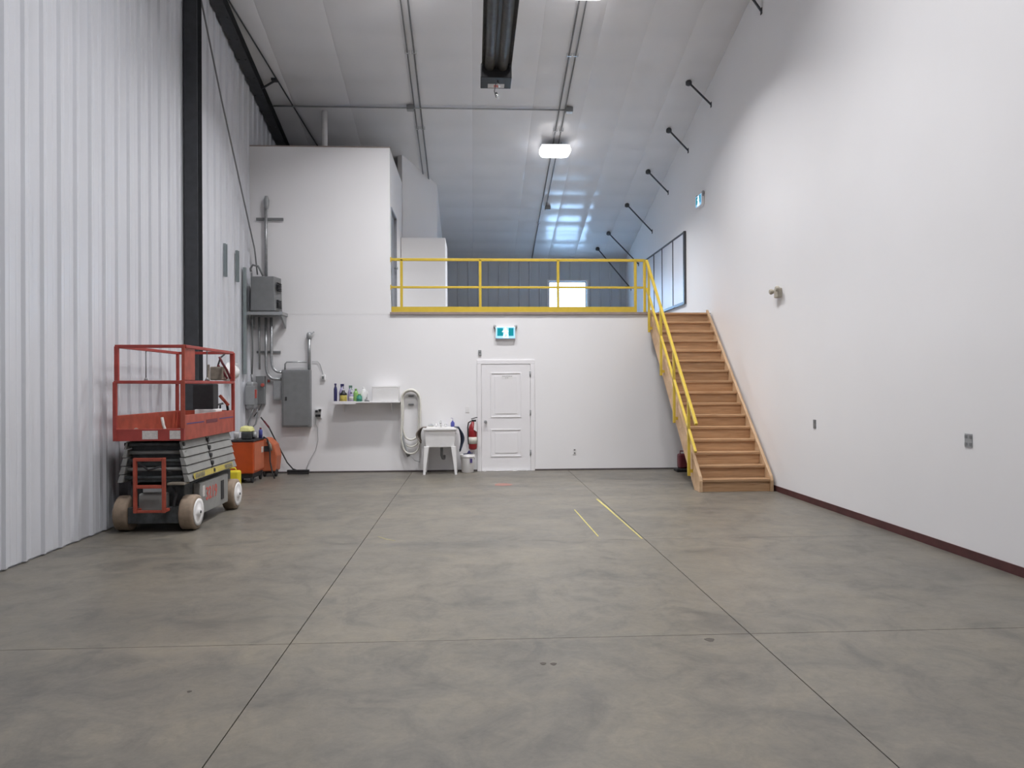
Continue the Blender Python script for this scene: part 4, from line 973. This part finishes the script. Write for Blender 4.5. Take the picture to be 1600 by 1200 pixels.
# lower fixed frame
for (x, y_) in ((PX0, PY0), (PX1, PY0), (PX0, PY1-.02), (PX1, PY1-.02)):
    B(x-.02, x+.02, y_-.02, y_+.02, 1.03, RM).build('lower_post', M['red_lift'], lf, bevel=.005)
for name, a, b in (('mid_rail', (PX0, PY0, RM), (PX1, PY0, RM)), ('mid_rail', (PX1, PY0, RM), (PX1, PY1, RM)), ('mid_rail', (PX0, PY0, RM), (PX0, PY1, RM)), ('mid_rail', (PX0, PY1, RM), (PX1, PY1, RM))):
    MB().bar(a, b, .034, .034).build(name, M['red_lift'], lf, bevel=.004)
# upper folding frame, slightly inset
for (x, y_, w_) in ((PX0+.015, PY0+.01, .022), (PX0+.015, PY1-.04, .018), (PX1-.0, PY1-.04, .03)):
    B(x-w_, x+w_, y_-.02, y_+.02, RM+.018, RT).build('upper_post', M['red_lift'], lf, bevel=.005)
B(PX1-.015, PX1+.022, PY0+.0, PY0+.32, RM+.018, RT+.02).build('corner_gate_post', M['orange_lift'], lf, bevel=.008)
B(PX1-.012, PX1+.035, PY0-.03, PY0-.0205, 1.17, RM+.02).build('corner_gate_plate', M['orange_lift'], lf, bevel=.003)
for a, b in (((PX0, PY0+.01, RT), (PX1, PY0+.01, RT)), ((PX1+.02, PY0+.01, RT), (PX1, PY1-.03, RT)), ((PX0+.01, PY0+.01, RT), (PX0+.01, PY1-.03, RT)), ((PX0, PY1-.03, RT), (PX1, PY1-.03, RT))):
    MB().bar(a, b, .036, .036).build('top_rail', M['red_lift'], lf, bevel=.004)
for x, y_ in ((PX0+.01, 9.35), (PX1, 9.35)):
    MB().tube([(x, y_, RM+.017), (x, y_, RT-.017)], .007, 6).build('gate_rod', M['grey_paint'], lf)
    MB().lathe((x, y_, RM+.017), [(.03, 0), (.012, .04)], 8).build('rod_foot', M['grey_paint'], lf)
MB().bar((PX1-.05, 9.55, RM+.02), (PX1-.07, 9.60, RM+.22), .03, .02).build('gate_handle', M['deck'], lf)
# things carried on the lift
t = thing('platform_controller', (-3.34, 10.2, 1.75), 'grey control box with black cables hung at the rear rail of the lift', 'control box')
B(-3.48, -3.31, 10.08, 10.26, 1.72, 1.90).build('case', M['deck'], t, bevel=.015)
MB().tube([(-3.40, 10.15, 1.90), (-3.38, 10.2, 2.02), (-3.33, 10.22, 2.07)], .012, 8).build('guard_hoop', M['black'], t)
MB().tube([(-3.36, 10.1, 2.03), (-3.33, 10.12, 1.95), (-3.28, 10.14, 1.86), (-3.25, 10.2, 1.74)], .016, 8).tube([(-3.38, 10.1, 1.92), (-3.32, 10.11, 1.84), (-3.27, 10.14, 1.74)], .014, 8).build('cable', M['dark_red'], t)
t = thing('black_panel_box', (-3.46, 9.9, 1.08), 'black square box with a white base standing on the lift platform', 'box')
B(-3.60, -3.34, 9.80, 10.0, 1.345, 1.67).build('box', M['black'], t, bevel=.012)
B(-3.57, -3.30, 9.78, 10.02, 1.076, 1.345).build('base', M['white_plastic'], t, bevel=.01)
t = thing('work_tool', (-3.35, 10.1, 1.5), 'brown handled tool hooked on the rear right of the lift platform', 'tool')
MB().bar((-3.40, 10.22, 1.52), (-3.29, 10.25, 1.38), .05, .04).build('handle', M['orange_lift'], t, bevel=.008)
MB().bar((-3.31, 10.24, 1.40), (-3.27, 10.28, 1.077), .03, .03).build('head', M['black'], t, bevel=.008)
t = thing('hand_tool', (-3.40, 10.1, 1.08), 'small dark upright tool standing on the lift platform behind the toe board', 'tool')
MB().bar((-3.40, 10.22, 1.076), (-3.39, 10.22, 1.40), .018, .018).build('shaft', M['black'], t)
MB().bar((-3.43, 10.22, 1.39), (-3.35, 10.22, 1.41), .02, .025).build('head', M['grey_paint'], t)
t = thing('curved_bracket', (-3.68, 9.0, 1.08), 'pale curved strap standing up from the lift platform floor', 'strap')
MB().tube([(-3.72, 9.15, 1.27), (-3.70, 9.14, 1.18), (-3.66, 9.1, 1.11), (-3.56, 9.05, 1.095), (-3.44, 9.05, 1.095)], .018, 8).build('strap', M['white_dec'], t)
t = thing('crumpled_rag', (-3.90, 8.9, 1.08), 'small crumpled dark grey rag at the left of the lift platform', 'cloth')
vs = []
MB().lathe((-3.89, 8.85, 1.077), [(.05, 0), (.065, .02), (.055, .05), (.03, .07), (.01, .085)], 9).build('rag', M['taupe_cloth'], t)

# yellow container behind lift
t = thing('yellow_canister', (-3.92, 12.4, 0), 'yellow plastic canister on the floor between the lift rear wheel and the orange machine', 'container')
B(-4.06, -3.80, 12.32, 12.48, 0, .27).build('body', M['yellow_box'], t, bevel=.03)
MB().tube([(-4.0, 12.4, .27), (-3.98, 12.4, .31), (-3.88, 12.4, .31), (-3.86, 12.4, .27)], .011, 8).build('handle', M['yellow_box'], t)
# white round cover near left wall
t = thing('hard_hat', (-4.1, 12.9, 1.88), 'round white hard hat hung on the left wall near the corner', 'hard hat')
MB().lathe((-4.165, 12.95, 1.88), [(.17, 0), (.17, .012), (.145, .02), (.13, .10), (.09, .16), (.03, .19)], 20, 'X').build('shell', M['white_plastic'], t)
B(-4.155, -4.0, 12.94, 12.96, 2.0, 2.03).build('crest', M['white_plastic'], t)

# ------------------------------------------------------------------ orange machines and broom
om = thing('orange_machine', (-3.9, 13.2, 0), 'boxy orange workshop machine on wheels behind the scissor lift', 'machine')
B(-4.12, -3.72, 12.85, 13.50, .16, .70).build('cabinet', M['orange'], om, bevel=.02)
B(-3.7195, -3.712, 12.90, 13.46, .20, .67).build('side_panel', M['orange_side'], om, bevel=.003)  # lighter orange sheet over the cabinet's right face
B(-4.13, -3.71, 12.84, 13.51, .70, .73).build('top_lid', M['black'], om, bevel=.008)
MB().box(-4.10, -3.74, 12.88, 13.48, .08, .16).build('underframe', M['black'], om)
for x in (-4.07, -3.76):
    for yy in (12.93, 13.42): MB().lathe((x, yy, .06), [(.045, -.02), (.06, -.015), (.06, .015), (.045, .02)], 14, 'X').build('wheel', M['rubber'], om)
B(-3.712, -3.706, 13.30, 13.40, .48, .58).build('sticker', M['white_dec'], om)
MB().tube([(-3.72, 13.46, .74), (-3.66, 13.50, .70), (-3.62, 13.50, .50), (-3.60, 13.45, .3), (-3.55, 13.40, .12), (-3.50, 13.35, .02)], .014, 8).build('hose', M['rubber'], om)
t = thing('engine_block', (-3.9, 13.1, .73), 'small grimy grey motor unit lying on top of the orange machine', 'motor')
B(-3.97, -3.80, 13.0, 13.25, .732, .86).build('block', M['lift_dark'], t, bevel=.02)
MB().lathe((-3.79, 13.12, .80), [(.06, 0), (.06, .05), (.02, .06)], 14, 'X').build('pulley', M['grey_light'], t)
t = thing('white_cup', (-4.04, 13.0, .73), 'white plastic cup on the left of the orange machine top', 'cup')
MB().lathe((-4.04, 12.98, .732), [(.035, 0), (.045, .11), (.048, .12), (.042, .12)], 16).build('cup', M['white_plastic'], t)
t = thing('folded_cloth', (-3.88, 13.1, .86), 'pale yellow folded cloth lying on the grey motor unit', 'cloth')
MB().hexa([(-4.0, 13.0, .862), (-3.80, 13.0, .862), (-3.80, 13.26, .862), (-4.0, 13.26, .862), (-3.98, 13.02, .95), (-3.83, 13.02, .93), (-3.83, 13.24, .94), (-3.98, 13.24, .96)]).build('cloth', M['pale_yellow'], t, bevel=.015)
t = thing('spray_can', (-3.70, 13.40, .73), 'short blue spray can at the right edge of the orange machine top', 'spray can')
MB().lathe((-3.745, 13.38, .732), [(.033, 0), (.033, .13), (.018, .15)], 14).build('can', M['blue_mid'], t)
MB().lathe((-3.745, 13.38, .882), [(.020, 0), (.018, .03)], 12).build('cap', M['dark_red'], t)
t = thing('orange_generator', (-3.70, 13.95, 0), 'rusty orange upright machine between the boxy machine and the push broom', 'machine')
MB().prism([(-3.82, 13.72, .10), (-3.58, 13.72, .10), (-3.55, 13.72, .38), (-3.60, 13.72, .58), (-3.72, 13.72, .70), (-3.82, 13.72, .70)], (0, .34, 0)).build('housing', M['orange_side'], t, bevel=.02)
MB().tube([(-3.72, 13.70, .66), (-3.66, 13.69, .58), (-3.64, 13.68, .48)], .022, 8).build('grip', M['deck'], t)
B(-3.78, -3.68, 13.705, 13.72, .46, .56).build('vent', M['lift_dark'], t)
for x in (-3.79, -3.59): MB().lathe((x, 13.80, .07), [(.05, -.02), (.07, -.015), (.07, .015), (.05, .02)], 14, 'X').build('wheel', M['rubber'], t)
MB().box(-3.77, -3.61, 13.75, 14.04, .06, .10).build('base_frame', M['black'], t)
bm_ = thing('push_broom', (-3.3, 14.1, 0), 'black push broom with a long handle leaning against the back wall corner', 'broom')
MB().tube([(-3.97, 14.20, 1.06), (-3.82, 14.18, .88), (-3.62, 14.14, .50), (-3.47, 14.12, .22), (-3.36, 14.10, .10), (-3.28, 14.10, .07)], .013, 8).build('handle', M['rubber'], bm_)
MB().tube([(-3.91, 14.19, .99), (-3.81, 14.177, .865)], .018, 8).build('grip', M['dark_red'], bm_)
B(-3.46, -3.06, 14.06, 14.13, .045, .085).build('head', M['black'], bm_, bevel=.008)
B(-3.45, -3.07, 14.065, 14.125, .0, .045).build('bristles', M['rubber'], bm_)
